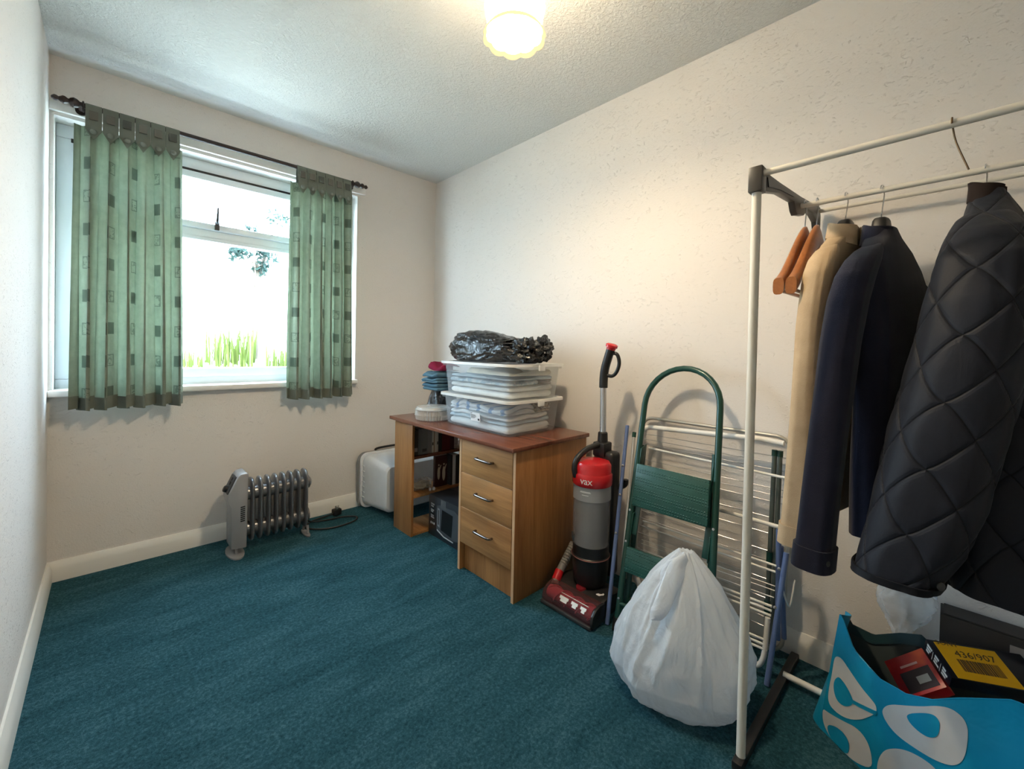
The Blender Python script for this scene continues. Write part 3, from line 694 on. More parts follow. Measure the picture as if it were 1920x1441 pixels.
def folded(name, x0, x1, y0, y1, z0, hgt, layers, mat, label, cat, seed, wav=.004, group='folded linen in the clear boxes', zb=None):
    zb = (Z1+.0075 if z0 < Z2 else Z2+.0075) if zb is None else zb
    """one cloth folded into several layers: rounded fold edges, slightly wavy"""
    mb = MB(); lh = hgt/layers; rnd = random.Random(seed); xm, ym = (x0+x1)/2, (y0+y1)/2
    for k in range(layers):
        dx, dy = rnd.uniform(-.004, .004), rnd.uniform(-.004, .004); w, d = (x1-x0)-rnd.uniform(0, .012), (y1-y0)-rnd.uniform(0, .014)
        rings = []
        for t in range(7):
            a = math.pi*(t/6-.5); z = z0+lh*(k+.5)+lh*.5*math.sin(a); ins = lh*.5*(1-math.cos(a))
            ring = []
            pts = rrect(w-2*ins, d-2*ins, .018, 3); m = len(pts); dense = []
            for i in range(m):
                p, q = pts[i], pts[(i+1) % m]; L = math.hypot(q[0]-p[0], q[1]-p[1]); c = max(1, int(L/.03))
                for j in range(c): dense.append((lerp(p[0], q[0], j/c), lerp(p[1], q[1], j/c)))
            for p in dense:
                X, Y = xm+dx+p[0], ym+dy+p[1]
                zz = z+(z-zb)*(.20*noise.noise(V(X*13, Y*13, zb*40))-.10+.10*noise.noise(V(X*4, Y*4, zb*30)))
                if wav > 0: X += wav*.6*noise.noise(V(Y*20, z*90, seed)); Y += wav*.6*noise.noise(V(X*20, z*90, seed+9))
                ring.append(V(X, Y, max(zz, z0+.0005)))
            rings.append(ring)
        n0 = len(rings[0]); rings = [r_[:n0] if len(r_) >= n0 else r_ for r_ in rings]
        if len({len(r_) for r_ in rings}) > 1:   # keep counts equal
            mn = min(len(r_) for r_ in rings); rings = [[r_[int(i*len(r_)/mn)] for i in range(mn)] for r_ in rings]
        mb.loft(rings)
    return single(name, mb, mat, label, cat, group, smooth=60)
def m_stripe(name, a, b, sc_, ax=1, thr=.5):
    n = N(name); v = n.coord('Object'); g = n.add('ShaderNodeSeparateXYZ'); n.link(v, g.inputs[0])
    s = n.math('GREATER_THAN', n.math('FRACT', n.math('MULTIPLY', n.math('ADD', g.outputs[ax], n.math('MULTIPLY', n.noise(v, 6), .02)), sc_)), thr)
    return n.done(n.pbr(n.mix(s, a, b), .95, 0, n.bump(n.noise(v, 300, 2), .3, .002), spec=.1))
def m_spots(name, a, b, sc_):
    n = N(name); v = n.coord('Object'); s = n.ramp(n.noise(v, sc_, 3, .6, 1.0), [(.45, a), (.58, b)])
    return n.done(n.pbr(s, .95, 0, n.bump(n.noise(v, 300, 2), .3, .002), spec=.1))
LX0, LX1, LY0, LY1 = BX0+.024, BX1-.026, BY0+.030, BY1-.026
MWL = fabric('white_linen', (.84, .84, .83)); MCRM = fabric('cream_towelling', (.74, .70, .58), scale=250); MPBL = fabric('pale_blue_towelling', (.52, .62, .68), scale=250)
z = Z1+.0075
folded('folded_linen', LX0+.006, LX1-.006, LY0+.006, LY1-.006, z, .042, 1, MWL, 'white folded sheet at the bottom of the lower clear box', 'linen', 1, .005)
folded('folded_linen', LX0+.004, LX1-.006, LY0+.02, LY1-.004, z+.043, .022, 1, MPBL, 'pale blue folded towel low in the lower clear box', 'linen', 2, .006)
folded('folded_linen', LX0+.006, LX1-.02, LY0+.012, LY1-.006, z+.066, .024, 1, MWL, 'white folded cloth under the blue striped towel in the lower box', 'linen', 3, .006)
folded('folded_linen', LX0+.003, LX1-.10, LY0+.03, LY1-.006, z+.091, .050, 2, m_stripe('blue_white_stripe', (.74,.76,.78), (.20, .32, .52), 11, 1, .72), 'white and blue striped towel on top in the lower clear box', 'linen', 4, .007)
folded('folded_linen', LX1-.097, LX1-.004, LY0+.012, LY1-.05, z+.091, .045, 3, m_spots('brown_patterned_cloth', (.60,.55,.48), (.22, .17, .15), 60), 'brown patterned cloth beside the striped towel in the lower box', 'linen', 5, .006)
z = Z2+.0075
folded('folded_linen', LX0+.006, LX1-.006, LY0+.006, LY1-.006, z, .036, 1, MWL, 'white folded sheet at the bottom of the upper clear box', 'linen', 6, .006)
folded('folded_linen', LX0+.004, LX1-.004, LY0+.004, LY1-.008, z+.037, .026, 1, fabric('off_white_linen', (.70,.69,.66)), 'off white folded sheet, second from bottom in the upper box', 'linen', 7, .008)
folded('folded_linen', LX0+.004, LX1-.10, LY0+.006, LY1-.006, z+.064, .026, 1, m_spots('blue_white_spots', (.34,.46,.54), (.62,.68,.70), 22), 'blue towel with pale spots in the upper clear box', 'linen', 8, .007)
folded('folded_linen', LX1-.097, LX1-.006, LY0+.006, LY1-.03, z+.064, .026, 3, m_spots('grey_knit', (.30,.28,.26), (.42,.39,.36), 70), 'grey brown knitted cloth in the upper clear box', 'linen', 9, .005)
folded('folded_linen', LX0+.006, LX1-.006, LY0+.004, LY1-.006, z+.091, .020, 1, MPBL, 'pale blue folded towel under the cream one in the upper box', 'linen', 10, .006)
folded('folded_linen', LX0+.01, LX1-.008, LY0+.004, LY1-.14, z+.112, .034, 1, MCRM, 'cream folded towel on top in the upper clear box', 'linen', 12, .005)
# ------------------------------------------------------------------ black refuse sack on the boxes
MSACK = N('glossy_black_polythene'); _v = MSACK.coord(); MSACK = MSACK.done(MSACK.pbr((.006,.006,.007), .16, 0, MSACK.bump(MSACK.noise(_v, 22, 4, .6, 1.2), .55, .02), spec=.6))
sk = T('refuse_sack', 'shiny black refuse sack lying on the upper clear box', 'bag', (1.74, 2.09, ZL2))
def sackf(u, v):
    th = 2*math.pi*u; ph = math.pi*(v-.5); d = V(math.cos(ph)*math.cos(th), math.cos(ph)*math.sin(th), math.sin(ph))
    y = d.y; prof = interp(y, [(-1, .55), (-.75, .75), (-.45, .62), (0, .86), (.45, 1.0), (.8, .92), (1, .8)])
    k = 1+.10*noise.noise(d*2.1+V(3,1,4))+.13*abs(noise.noise(V(d.x*3, d.y*5+d.z*3, d.z*5)+V(7,2,1)))+.05*abs(noise.noise(V(d.x*6, d.y*11+d.z*4, d.z*9)))-.05
    sx = math.copysign(abs(d.x)**.8, d.x); sz = math.copysign(abs(d.z)**.75, d.z)
    p = V(1.74+.155*sx*k, 2.12+.335*y*k, ZL2+.065+.112*sz*prof*k)
    lo = ZL2+.0008
    if p.z < lo: p.z = lo+.0006*abs(math.sin(9*th+3*v))
    return p
sk.part('sack', MB().grid(sackf, 110, 60, cu=True), MSACK)
sk.part('scrunched_end', blob((1.70, 1.835, ZL2+.060), .075, .085, .062, .36, 3.0, 56, 34, flat=ZL2+.001, seed=4), MSACK)
sk.part('scrunched_end', blob((1.79, 1.80, ZL2+.075), .05, .05, .062, .36, 2.8, 44, 28, flat=ZL2+.001, seed=8), MSACK)
# ------------------------------------------------------------------ ribbed plastic cake bowl and pile of clothes
MDOME = clear('clear_ribbed_plastic', (.70, .69, .66), .42, .08)
bw_ = T('cake_dome', 'clear ribbed plastic dish with flat lid at the window end of the desk', 'dish', (1.585, 2.478, .688))
rib = lambda a, r, h_: 1+.045*(math.cos(36*a)) if r > .06 else 1
bw_.part('dish', MB().lathe([(0, .6885), (.080, .6885), (.094, .694), (.097, .715), (.099, .716), (.1, .722), (.097, .725), (.096, .745), (.099, .747), (.0, .748)], 144, (1.585, 2.478, 0), rmod=rib), MDOME)
bw_.part('lid', MB().lathe([(0, .7485), (.100, .7485), (.103, .753), (.097, .758), (.094, .766), (.06, .770), (0, .771)], 60, (1.585, 2.478, 0)), MDOME)
sb = T('carrier_bag', 'black carrier bag under the folded clothes on the desk', 'bag', (1.765, 2.64, .688))
def cbf(u, v):
    th = 2*math.pi*u; k = interp(v, [(0, 1.0), (.12, 1.06), (.45, .90), (.8, .78), (1, .72)])
    w = 1+.05*math.sin(5*th+4*v)+.05*noise.noise(V(math.cos(th)*2, math.sin(th)*2, v*4))
    return (1.765+.098*k*w*math.copysign(abs(math.cos(th))**.7, math.cos(th)), 2.637+.088*k*w*math.copysign(abs(math.sin(th))**.7, math.sin(th)), .6886+.150*v)
m_ = MB().grid(cbf, 60, 24, cu=True); n_ = 60; m_.f.append(tuple(range(n_))); m_.f.append(tuple(reversed(range(24*n_, 25*n_))))
sb.part('bag', m_, MSACK)
MTEAL = fabric('slate_blue_fleece', (.075, .15, .20), (.11, .20, .26), wr=.3); MMAR = fabric('maroon_wool', (.16, .008, .03), (.24, .014, .045))
zz = .841
for i, (hh, n_, lb) in enumerate(((.050, 2, 'slate blue folded fleece, lowest of three on the black bag'), (.034, 2, 'slate blue folded fleece, middle of three on the desk pile'), (.036, 1, 'slate blue folded fleece just under the maroon jumper'))):
    folded('folded_clothes', 1.658-.004*i, 1.872, 2.542, 2.742-.004*i, zz, hh-.001, n_, MTEAL, lb, 'clothes', 20+i,   .009, 'folded clothes on the desk', .841); zz += hh+.0012
folded('folded_clothes', 1.690, 1.87, 2.545, 2.722, zz+.001, .054, 1, MMAR, 'maroon folded jumper on top of the pile beside the clear boxes', 'clothes', 31, .008, 'folded clothes on the desk', .841)
# ------------------------------------------------------------------ upright vacuum cleaner
MRED = plain('glossy_red_plastic', (.50, .012, .018), .25, var=.05)
MBIN = clear('smoky_clear_bin', (.42, .42, .43), .45, .12, tint=(.75,.76,.77))
MHOOD = clear('clear_red_tinted_hood', (.20, .09, .10), .32, .10, tint=(.8,.6,.6))
MINKW = plain('white_print', (.8, .8, .8), .5)
vx, vy = 1.762, 1.462
vc = T('vacuum_cleaner', 'upright red and black vacuum cleaner standing beside the desk', 'vacuum cleaner', (vx, vy, 0))
# cleaner head
hd = MB(); hd.loft([[V(x_, y_, z_) for x_, z_ in ((1.660, .004), (1.84, .004), (1.85, .02), (1.83, .070), (1.75, .085), (1.69, .078), (1.662, .062))] for y_ in (1.335, 1.350, 1.575, 1.590)])
vc.part('cleaner_head', hd, MBLACKP, bevel=.004)
hood = [(1.592, .010), (1.586, .03), (1.592, .055), (1.612, .074), (1.640, .082), (1.672, .080), (1.672, .010)]
hp = vc.part('brush_hood', MB().prism(hood, (0, 1.334, 0), (1,0,0), (0,0,1), (0, .257, 0)), MHOOD, bevel=.003)
br = MB()
br.tube([(1.632, 1.345, .043), (1.632, 1.582, .043)], .026, 18)
for k in range(2): br.tube([(1.632+.030*math.cos(t*.30+k*math.pi), 1.348+.0058*t, .043+.030*math.sin(t*.30+k*math.pi)) for t in range(40)], .0035, 5)
vc.part('brush_roll', br, plain('pink_brush_roll', (.62, .08, .13), .5))
vc.part('end_cap', MB().prism([(a*1.04-.065, b*1.04) for a, b in hood], (0, 1.322, -.001), (1,0,0), (0,0,1), (0, .013, 0)), MBLACKP, bevel=.003)
vc.part('front_bumper', MB().box((1.580, 1.330, .003), (1.596, 1.594, .018)), MDARKG, bevel=.003)
hl = MB()
for k, (y_, w_) in enumerate(((1.475, .045), (1.42, .032), (1.375, .028))):
    for r_ in range(2): hl.obox((1.598-.004*r_, y_, .066-.010*r_), (0, w_/2-.006*r_, 0), (.0034, 0, .0046), (-.0008, 0, .0006))
hl.tube([(1.612, 1.50, .0755), (1.612, 1.36, .0755)], .0012, 5)
child_world('hood_print', hl, MINKW, hp, vc.loc)
mk_ = MB()   # small hopping animal mark on the head
for cx, cy, rx, ry in ((0, 0, .009, .006), (.009, .006, .005, .004), (-.008, -.003, .004, .003), (.012, .012, .002, .006), (.016, .011, .002, .006)):
    mk_.prism([(cx+rx*math.cos(R(a)), cy+ry*math.sin(R(a))) for a in range(0, 360, 30)], (1.705, 1.375, .0815), (0,-1,0), (.9,0,.25), (-.1,0,.001))
mk_.v = [V(p.x if p.x > 1.69 else p.x+.1, p.y, p.z+.001) for p in mk_.v]
vc.part('head_mark', mk_, MINKW)
vc.part('pedal', MB().lathe([(0, 0), (.024, 0), (.022, .008), (.0, .010)], 20, (1.70, 1.462, .079), (-.25, 0, 1)), plain('dark_red_pedal', (.22, .012, .02), .35))
hs_ = MB(); hs_.tube(bez([(1.80, 1.585, .20), (1.75, 1.59, .14), (1.69, 1.588, .085), (1.655, 1.575, .06)], 24), .018, 12)
for k in range(9): hs_.lathe([(.0175, 0), (.020, .002), (.0175, .004)], 12, V(1.80, 1.585, .20).lerp(V(1.735, 1.59, .125), k/8), V(-.065, .003, -.075))
vc.part('hose', hs_, plain('grey_hose', (.20, .19, .18), .5))
vc.part('hose_collar', MB().tube([(1.705, 1.590, .100), (1.672, 1.584, .070)], .0205, 14), MRED)
# body
vc.part('motor_base', MB().lathe([(0, .075), (.060, .078), (.074, .10), (.079, .16), (.080, .205), (.0835, .208), (.0835, .214), (.080, .217), (.080, .262), (0, .262)], 36, (vx, vy, 0)), MBLACKP)
vc.part('band', MB().tube([(vx+.0838*math.cos(R(a)), vy+.0838*math.sin(R(a)), .211) for a in range(0, 360, 10)], .0022, 6, closed=True), plain('pink_metal_band', (.40, .18, .16), .3, .6))
vc.part('dust_bin', MB().lathe([(0, .263), (.079, .263), (.081, .27), (.081, .525), (0, .525)], 40, (vx, vy, 0)), MBIN)
vc.part('bin_core', MB().lathe([(0, .264), (.03, .264), (.045, .30), (.05, .46), (.066, .47), (.066, .52), (0, .52)], 28, (vx, vy, 0)), plain('dusty_grey_core', (.30, .29, .28), .8, var=.3, nscale=25))
vc.part('bin_band', MB().lathe([(.0805, .462), (.0835, .464), (.0835, .524), (.0805, .526)], 40, (vx, vy, 0)), clear('grey_bin_band', (.34, .35, .37), .8, .2))
vc.part('bin_catch', MB().obox((vx-.055, vy+.055, .285), (.016, .016, 0), (.005, -.005, 0), (0,0,.014)), MDARKG, bevel=.004)
cap = MB().lathe([(0, .525), (.084, .525), (.088, .530), (.088, .572), (.083, .578), (.082, .580), (.082, .612), (.074, .624), (.040, .632), (0, .634)], 40, (vx, vy, 0))
cp = vc.part('bin_cap', cap, MRED)
lv = text_mb('vax', .042, (1,0,0), (0,1,0), (0,0,0), .0008, 'CENTER', .95)
va = math.atan2(.366-vy, .202-vx)-.30
lv.warp(lambda p: (vx+(.0884+p.z)*math.cos(va+p.x/.0884), vy+(.0884+p.z)*math.sin(va+p.x/.0884), .5405+p.y))
lv.v = [V(p.x, p.y, p.z) for p in lv.v]
child_world('lettering', lv, MINKW, cp, vc.loc, smooth=0)
ml = MB()
for k, (w_, z_) in enumerate(((.050, .503), (.044, .5065), (.03, .491))):
    ml.grid(lambda u, v: (vx+.0842*math.cos(va-.05+(u-.5)*w_/.084), vy+.0842*math.sin(va-.05+(u-.5)*w_/.084), z_+v*.0028), 8, 1, th=.0004)
vc.part('model_lettering', ml, plain('pale_grey_print', (.6,.62,.64), .5))
vc.part('spine', MB().box((1.836, 1.405, .09), (1.905, 1.515, .655)), MBLACKP, bevel=.018, seg=3)
vc.part('cable_hook', MB().tube(bez([(1.895, 1.41, .49), (1.900, 1.392, .50), (1.902, 1.380, .512), (1.902, 1.378, .532)], 10), .013, 10), MBLACKP)
vc.part('neck', MB().box((1.825, 1.446, .628), (1.892, 1.510, .694)), MBLACKP, bevel=.008)
vc.part('release_button', MB().box((1.846, 1.462, .694), (1.866, 1.494, .702)), MRED, bevel=.002)
vc.part('carry_handle', MB().tube(bez([(1.690, 1.498, .560), (1.682, 1.500, .600), (1.700, 1.498, .640), (1.760, 1.490, .672), (1.835, 1.480, .682)], 24), .0135, 12), MBLACKP)
vc.part('collar', MB().lathe([(0, .69), (.024, .69), (.022, .735), (.017, .74), (0, .74)], 20, (1.860, 1.478, 0)), MBLACKP)
vc.part('tube', MB().tube([(1.860, 1.478, .735), (1.860, 1.481, .95)], .0145, 18), plain('silver_tube', (.62,.63,.66), .25, .9))
vc.part('grip', MB().tube(bez([(1.860, 1.481, .944), (1.860, 1.480, .99), (1.860, 1.474, 1.035), (1.858, 1.456, 1.09), (1.856, 1.442, 1.128)], 20), .0195, 14), MBLACKP)
vc.part('grip_loop', MB().tube(bez([(1.856, 1.443, 1.105), (1.862, 1.414, 1.100), (1.868, 1.405, 1.06), (1.868, 1.418, 1.02), (1.866, 1.440, 1.0), (1.862, 1.470, 1.005)], 25), .0085, 10), MBLACKP)
vc.part('handle_tip', MB().lathe([(0, 0), (.021, 0), (.021, .008), (.027, .011), (.027, .022), (.020, .026), (0, .027)], 22, (1.8563, 1.443, 1.122), (-.04, -.30, 1)), MRED)
# ------------------------------------------------------------------ green step ladder
MGRN = plain('dark_green_enamel', lin(24, 66, 58), .28, .1, var=.06)
def m_tread():
    n = N('ribbed_green_tread'); v = n.coord('Object'); w = n.add('ShaderNodeTexVoronoi'); n.link(n.coord('Object', (1, 1, 1)), w.inputs['Vector']); w.inputs['Scale'].default_value = 95; w.inputs['Randomness'].default_value = 0
    dot = n.ramp(w.outputs['Distance'], [(.25, 1), (.4, 0)])
    return n.done(n.pbr(n.mix(n.noise(v, 20), lin(20, 66, 60), lin(30, 84, 76)), .4, 0, n.bump(dot, .6, .003)))
MTREAD = m_tread()
sl_ = T('step_ladder', 'dark green folding step ladder leaning on the wall behind the white bag', 'step ladder', (1.76, 1.12, 0))
L0, L1 = V(1.668, 1.266, .0), V(1.925, 1.306, .88); R0, R1 = V(1.700, .922, .0), V(1.925, .986, .90)
def LS(z): return L0.lerp(L1, z/L1.z)
def RS(z): return R0.lerp(R1, z/R1.z)
up_ = (L1-L0).normalized(); ac = []
cen = (L1+R1)/2; hw_ = (L1-R1)/2
for k in range(17):
    a = math.pi*k/16; ac.append(cen+hw_*math.cos(a)+up_*hw_.length*1.02*math.sin(a))
rt = .0125
sl_.part('front_frame', MB().tube([L0+up_*.03]+[L0.lerp(L1, t/8) for t in range(1, 8)]+ac+[R0.lerp(R1, t/8) for t in range(7, 0, -1)]+[R0+up_*.03], rt, 14), MGRN)
for p in (L0, R0): sl_.part('foot_cap', MB().tube([p+V(0,0,.002), p+up_*.05], .0165, 14), MBLACKP)
bo = V(.034, .0, -.004)
for P_, Q_, sg in ((L0, L1, -.3), (R0, R1, 1.2)):
    sl_.part('rear_leg', MB().tube([P_+V(.050, sg*.018, .003), P_.lerp(Q_, .80)+V(.030, sg*.018, 0)], .0115, 12), MGRN)
for z, p in ((.03, 'rear'),): sl_.part('foot_bar', MB().tube([LS(.10)+V(.050, -.005, 0), RS(.10)+V(.050, .02, 0)], .009, 10), MGRN)
sl_.part('front_bar', MB().tube([LS(.10)+V(-.004,0,0), RS(.10)], .008, 10), MGRN)
def tread(z0, z1, nm, d):
    a, b, c, e = LS(z0), RS(z0), RS(z1), LS(z1); n_ = (b-a).cross(e-a).normalized()
    if n_.x > 0: n_ = -n_
    ins = (b-a).normalized()*.0145
    f0 = n_*.006; f1 = n_*(.006+d)
    mb = MB(); P = [a+ins, b-ins, c-ins, e+ins]
    mb.add([p+f0 for p in P]+[p+f1 for p in P], [(0,1,2,3), (7,6,5,4), (0,4,5,1), (1,5,6,2), (2,6,7,3), (3,7,4,0)])
    o = sl_.part(nm, mb, MTREAD, bevel=.004)
    return n_
n1 = tread(.468, .632, 'step', .030); tread(.222, .312, 'step', .028)
for z in (.66, .40):
    for S_, sg in ((LS, -1), (RS, 1)):
        sl_.part('hinge_plate', MB().obox(S_(z)+V(.012, -.014*sg*(-1)-(.0 if sg > 0 else .0), 0), V(.022, 0, .006), V(0, .0025, 0), V(.010, 0, .045)), MGRN, bevel=.002)
for z in (.42,):
    for S_, dy in ((LS, -.026), (RS, .026)): sl_.part('brace', MB().obox(S_(z)+V(.004, dy, 0), V(.003, 0, -.001), V(0, .011, 0), V(.018, 0, .062)), MGRN, bevel=.001)
for S_, z in ((LS, .33), (LS, .45), (RS, .47), (LS, .12)): sl_.part('rivet', MB().lathe([(0, 0), (.005, 0), (.004, .003), (0, .0035)], 10, S_(z)+V(-rt*.98, 0, 0), (-1, 0, .25)), MSTEEL)
# ------------------------------------------------------------------ clothes airers folded against the wall
MWTUBE = plain('white_coated_tube', (.74, .73, .70), .35, var=.03)
MBLUE = plain('slate_blue_tube', lin(92, 112, 158), .35, var=.06); MGREY = plain('grey_green_tube', lin(86, 96, 94), .35, .3)
def rr_path(yl, yr, zb, zt_, xf, r=.05):
    pts = []
    for y, z in rrect(abs(yl-yr), zt_-zb, r, 5): pts.append(V(xf((zt_+zb)/2+z), (yl+yr)/2+y, (zt_+zb)/2+z))
    return pts
a2 = T('clothes_airer', 'silver framed airer standing flat against the wall, behind the blue legged one', 'clothes airer', (2.0, 1.07, 0), group='folded clothes airers')
xb = lambda z: lerp(1.985, 2.034, z/.80)
a2.part('frame', MB().tube(rr_path(1.372, .770, .02, .806, xb), .0075, 12, closed=True), plain('dull_silver_tube', (.45,.44,.41), .35, .6))
for z in [.095, .13, .165, .20, .27, .305, .34, .375, .44, .47, .50, .56, .585, .61, .68, .705, .73]:
    a2.part('wire', MB().tube([(xb(z)-.006, 1.366, z), (xb(z)-.006, .776, z)], .0016, 6), MSTEEL)
for y in (.818, .800):
    a2.part('side_tube', MB().tube([(xb(.05)-.022, y, .05), (xb(.74)-.020, y, .74)], .0085, 10), MGREY)
    a2.part('end_cap', MB().tube([(xb(.735)-.020, y, .735), (xb(.755)-.020, y, .757)], .0100, 10), MGRN)
for z in (.36, .18): a2.part('joint_sleeve', MB().tube([(xb(z)-.022, .818, z-.02), (xb(z)-.022, .818, z+.02)], .0115, 10), MGRN)
a1 = T('clothes_airer', 'white barred airer with slate blue legs, leaning behind the green ladder', 'clothes airer', (1.9, 1.05, 0), group='folded clothes airers')
AL0, AL1 = V(1.672, 1.310, .004), V(1.945, 1.402, .77); AR0, AR1 = V(1.806, .770, .004), V(1.950, .752, .775)
def AL(z): return AL0.lerp(AL1, z/.77)
def AR(z): return AR0.lerp(AR1, z/.77)
for P_, Q_ in ((AL0, AL1), (AR0, V(1.900, .746, .43))): a1.part('leg', MB().tube([P_, Q_], .0085, 12), MBLUE)
a1.part('leg', MB().tube([V(1.955, .758, .10), V(1.915, .766, .44)], .0085, 12), MBLUE); a1.part('leg', MB().tube([AR0+V(.10, -.004, .11), V(1.905, .772, .50)], .0085, 12), MBLUE)
a1.part('leg', MB().tube([AL(.18)+V(.03, -.028, 0), AL(.74)+V(.02, -.028, .0)], .0075, 12), plain('pale_grey_tube', (.5,.5,.5), .35, .5))
a1.part('leg_cap', MB().tube([AL(.72)+V(.02, -.028, 0), AL(.742)+V(.02, -.028, 0)], .009, 10), MGRN)
# white panel frame: rounded top bar with side tubes
def tp(k): return [AL(.06)+V(.045, -.045, 0)]+[AL(.70)+V(.040, -.045, 0), AL(.745)+V(.04, -.050, 0), AL(.765)+V(.042, -.085, 0)]
pth = bez([AL(.60)+V(.045, -.05, 0), AL(.72)+V(.042, -.05, 0), AL(.762)+V(.040, -.068, 0), AL(.772)+V(.040, -.11, 0)], 18)+[AR(.790)+V(.028, .10, 0), AR(.786)+V(.028, .03, 0)]
a1.part('top_frame', MB().tube(pth, .0105, 12), MWTUBE)
def bar(z, r, dx=.0, yl=0, yr=0): a1.part('bar', MB().tube([AL(z)+V(.088+dx, -.070+yl, 0), AR(z)+V(.012+dx, .012+yr, 0)], r, 10), MWTUBE)
for z, r in ((.672, .0050), (.503, .0075), (.372, .0040), (.352, .0040), (.240, .0048), (.224, .0045), (.208, .0045), (.125, .0045), (.110, .0045), (.095, .0045)): bar(z, r, 0 if r > .0045 else .004)
for z in (.285, .30, .262): a1.part('wire', MB().tube([AL(z)+V(.092, -.07, 0), AR(z)+V(.03, .012, 0)], .0018, 6), MWTUBE)
lowf = bez([AR(.20)+V(.012, .020, 0), AR(.07)+V(.02, .022, 0), V(1.835, .82, .028), V(1.825, .90, .018), V(1.825, 1.12, .018), V(1.815, 1.20, .03), AL(.16)+V(.088, -.07, 0)], 36)
a1.part('lower_frame', MB().tube(lowf, .0085, 12), MWTUBE)
a1.part('prop_hook', MB().tube(bez([AR(.30)+V(.02, -.014, 0), AR(.24)+V(.06, -.03, 0), AR(.30)+V(.085, -.034, .02)], 14), .003, 8), MWTUBE)
for z in (.375, .25): a1.part('rivet', MB().lathe([(0, 0), (.006, 0), (.004, .004), (0, .005)], 10, AR(z)+V(-.008, -.002, 0), (-1, -.3, 0)), MSTEEL)
for z in (.48, .33, .60): a1.part('rivet', MB().lathe([(0, 0), (.006, 0), (.004, .004), (0, .005)], 10, AL(z)+V(-.008, -.002, 0), (-1, -.3, 0)), MSTEEL)
# ------------------------------------------------------------------ white carrier bag tied at the top
def m_white_bag():
    n = N('thin_white_polythene'); v = n.coord('Object'); c = n.mix(n.noise(v, 9, 3), (.78, .86, .96), (.86, .91, .97))
    nr = n.bump(n.noise(n.coord('Object', (1, 1, .45)), 20, 4, .5, 1.2), .40, .016)
    b = n.pbr(c, .26, 0, nr, spec=.5); t = n.add('ShaderNodeBsdfTranslucent'); n.set(t.inputs[0], (.85, .88, .92)); n.link(nr, t.inputs[1])
    return n.done(n.mixsh(.45, b, t.outputs[0]))
MWBAG = m_white_bag()
wbg = T('carrier_bag', 'large stuffed white plastic bag on the carpet in front of the ladder', 'bag', (1.57, .945, 0))
vd = V(1.57-.202, .945-.366, 0).normalized(); lt = V(-vd.y, vd.x, 0)     # lt: towards photo left
prof_w = [(0, .155), (.03, .186), (.09, .212), (.16, .204), (.23, .180), (.30, .145), (.36, .112), (.41, .075), (.445, .045), (.468, .022)]
RID = [(3.3, .06, .06), (3.75, .05, .05), (4.05, .07, .07), (4.35, .045, .06), (4.62, .05, .05), (5.15, .06, .07), (5.5, .05, .05), (5.9, .07, .06), (.4, .08, .05), (2.7, .08, .06)]
def wbf(u, v):
    th = 2*math.pi*u; z = .468*v; w = interp(z, prof_w); cx, sx = math.cos(th), math.sin(th)
    ex = math.copysign(abs(cx)**.85, cx); ey = math.copysign(abs(sx)**.85, sx)
    dep = w*(.78 if sx < 0 else .52)
    fold = .024*math.sin(5*th+2.5*math.sin(4*z)+.6)*(.25+1.3*v)+.06*noise.noise(V(cx*2.6, sx*2.6, z*6))+.07*abs(noise.noise(V(cx*4+z*3, sx*4, z*6+5)))+.045*(.4-abs(noise.noise(V(cx*7-z*6, sx*7, z*13+2))))+.018*math.sin(13*th+9*math.sin(5*z))*v*v
    fold += .05*math.exp(-((th-4.9+.35*v)/.10)**2)*(v > .12)*v
    for a_, w_, m_a in RID: fold += m_a*math.exp(-((((th-a_-.5*math.sin(a_*3)*(1-v))+math.pi) % (2*math.pi)-math.pi)/w_)**2)*min(1, v*2.2)
    k = 1+fold
    p = V(1.568, .945, 0)+lt*(w*ex*k+.018*(1-v)+.006*v)+vd*(dep*ey*k+.008)
    p.y = max(p.y, .762+.012*abs(noise.noise(V(0, z*22, sx*4))))
    zz_ = z+.010*noise.noise(V(cx*3, sx*3, 2))*(1 if v > .05 else 0); p.z = max(.001, zz_); return p
m_ = MB().grid(wbf, 240, 110, cu=True); m_.f.append(tuple(reversed(range(240)))); m_.f.append(tuple(range(110*240, 111*240)))
wbg.part('bag', m_, MWBAG)
top_ = V(1.568, .945, .44)
def strap(pts, wid, nm):
    P = bez(pts, 30); mb = MB(); rings = []
    for i, p in enumerate(P):
        t_ = (P[min(i+1, len(P)-1)]-P[max(0, i-1)]).normalized(); s_ = t_.cross(vd).normalized(); w = interp(i/(len(P)-1), wid)
        rings.append([p+s_*w*math.cos(a)-vd*(.010+.003*math.sin(3*a+i*.4))*math.sin(a) for a in [2*math.pi*k/14 for k in range(14)]])
    mb.loft(rings); wbg.part(nm, mb, MWBAG)
f_ = -vd
strap([top_+V(0,0,.015)+f_*.02, top_+lt*.028+f_*.050+V(0,0,-.005), top_+lt*.050+f_*.085+V(0,0,-.055), top_+lt*.075+f_*.118+V(0,0,-.115), top_+lt*.100+f_*.128+V(0,0,-.140)], [(0, .018), (.3, .027), (.6, .026), (.85, .022), (1, .006)], 'handle_flap')
strap([top_+V(0,0,.012)+f_*.01, top_+lt*.030+f_*.030+V(0,0,-.002), top_+lt*.060+f_*.042+V(0,0,-.025), top_+lt*.072+f_*.060+V(0,0,-.055)], [(0, .014), (.5, .020), (1, .010)], 'handle_flap')
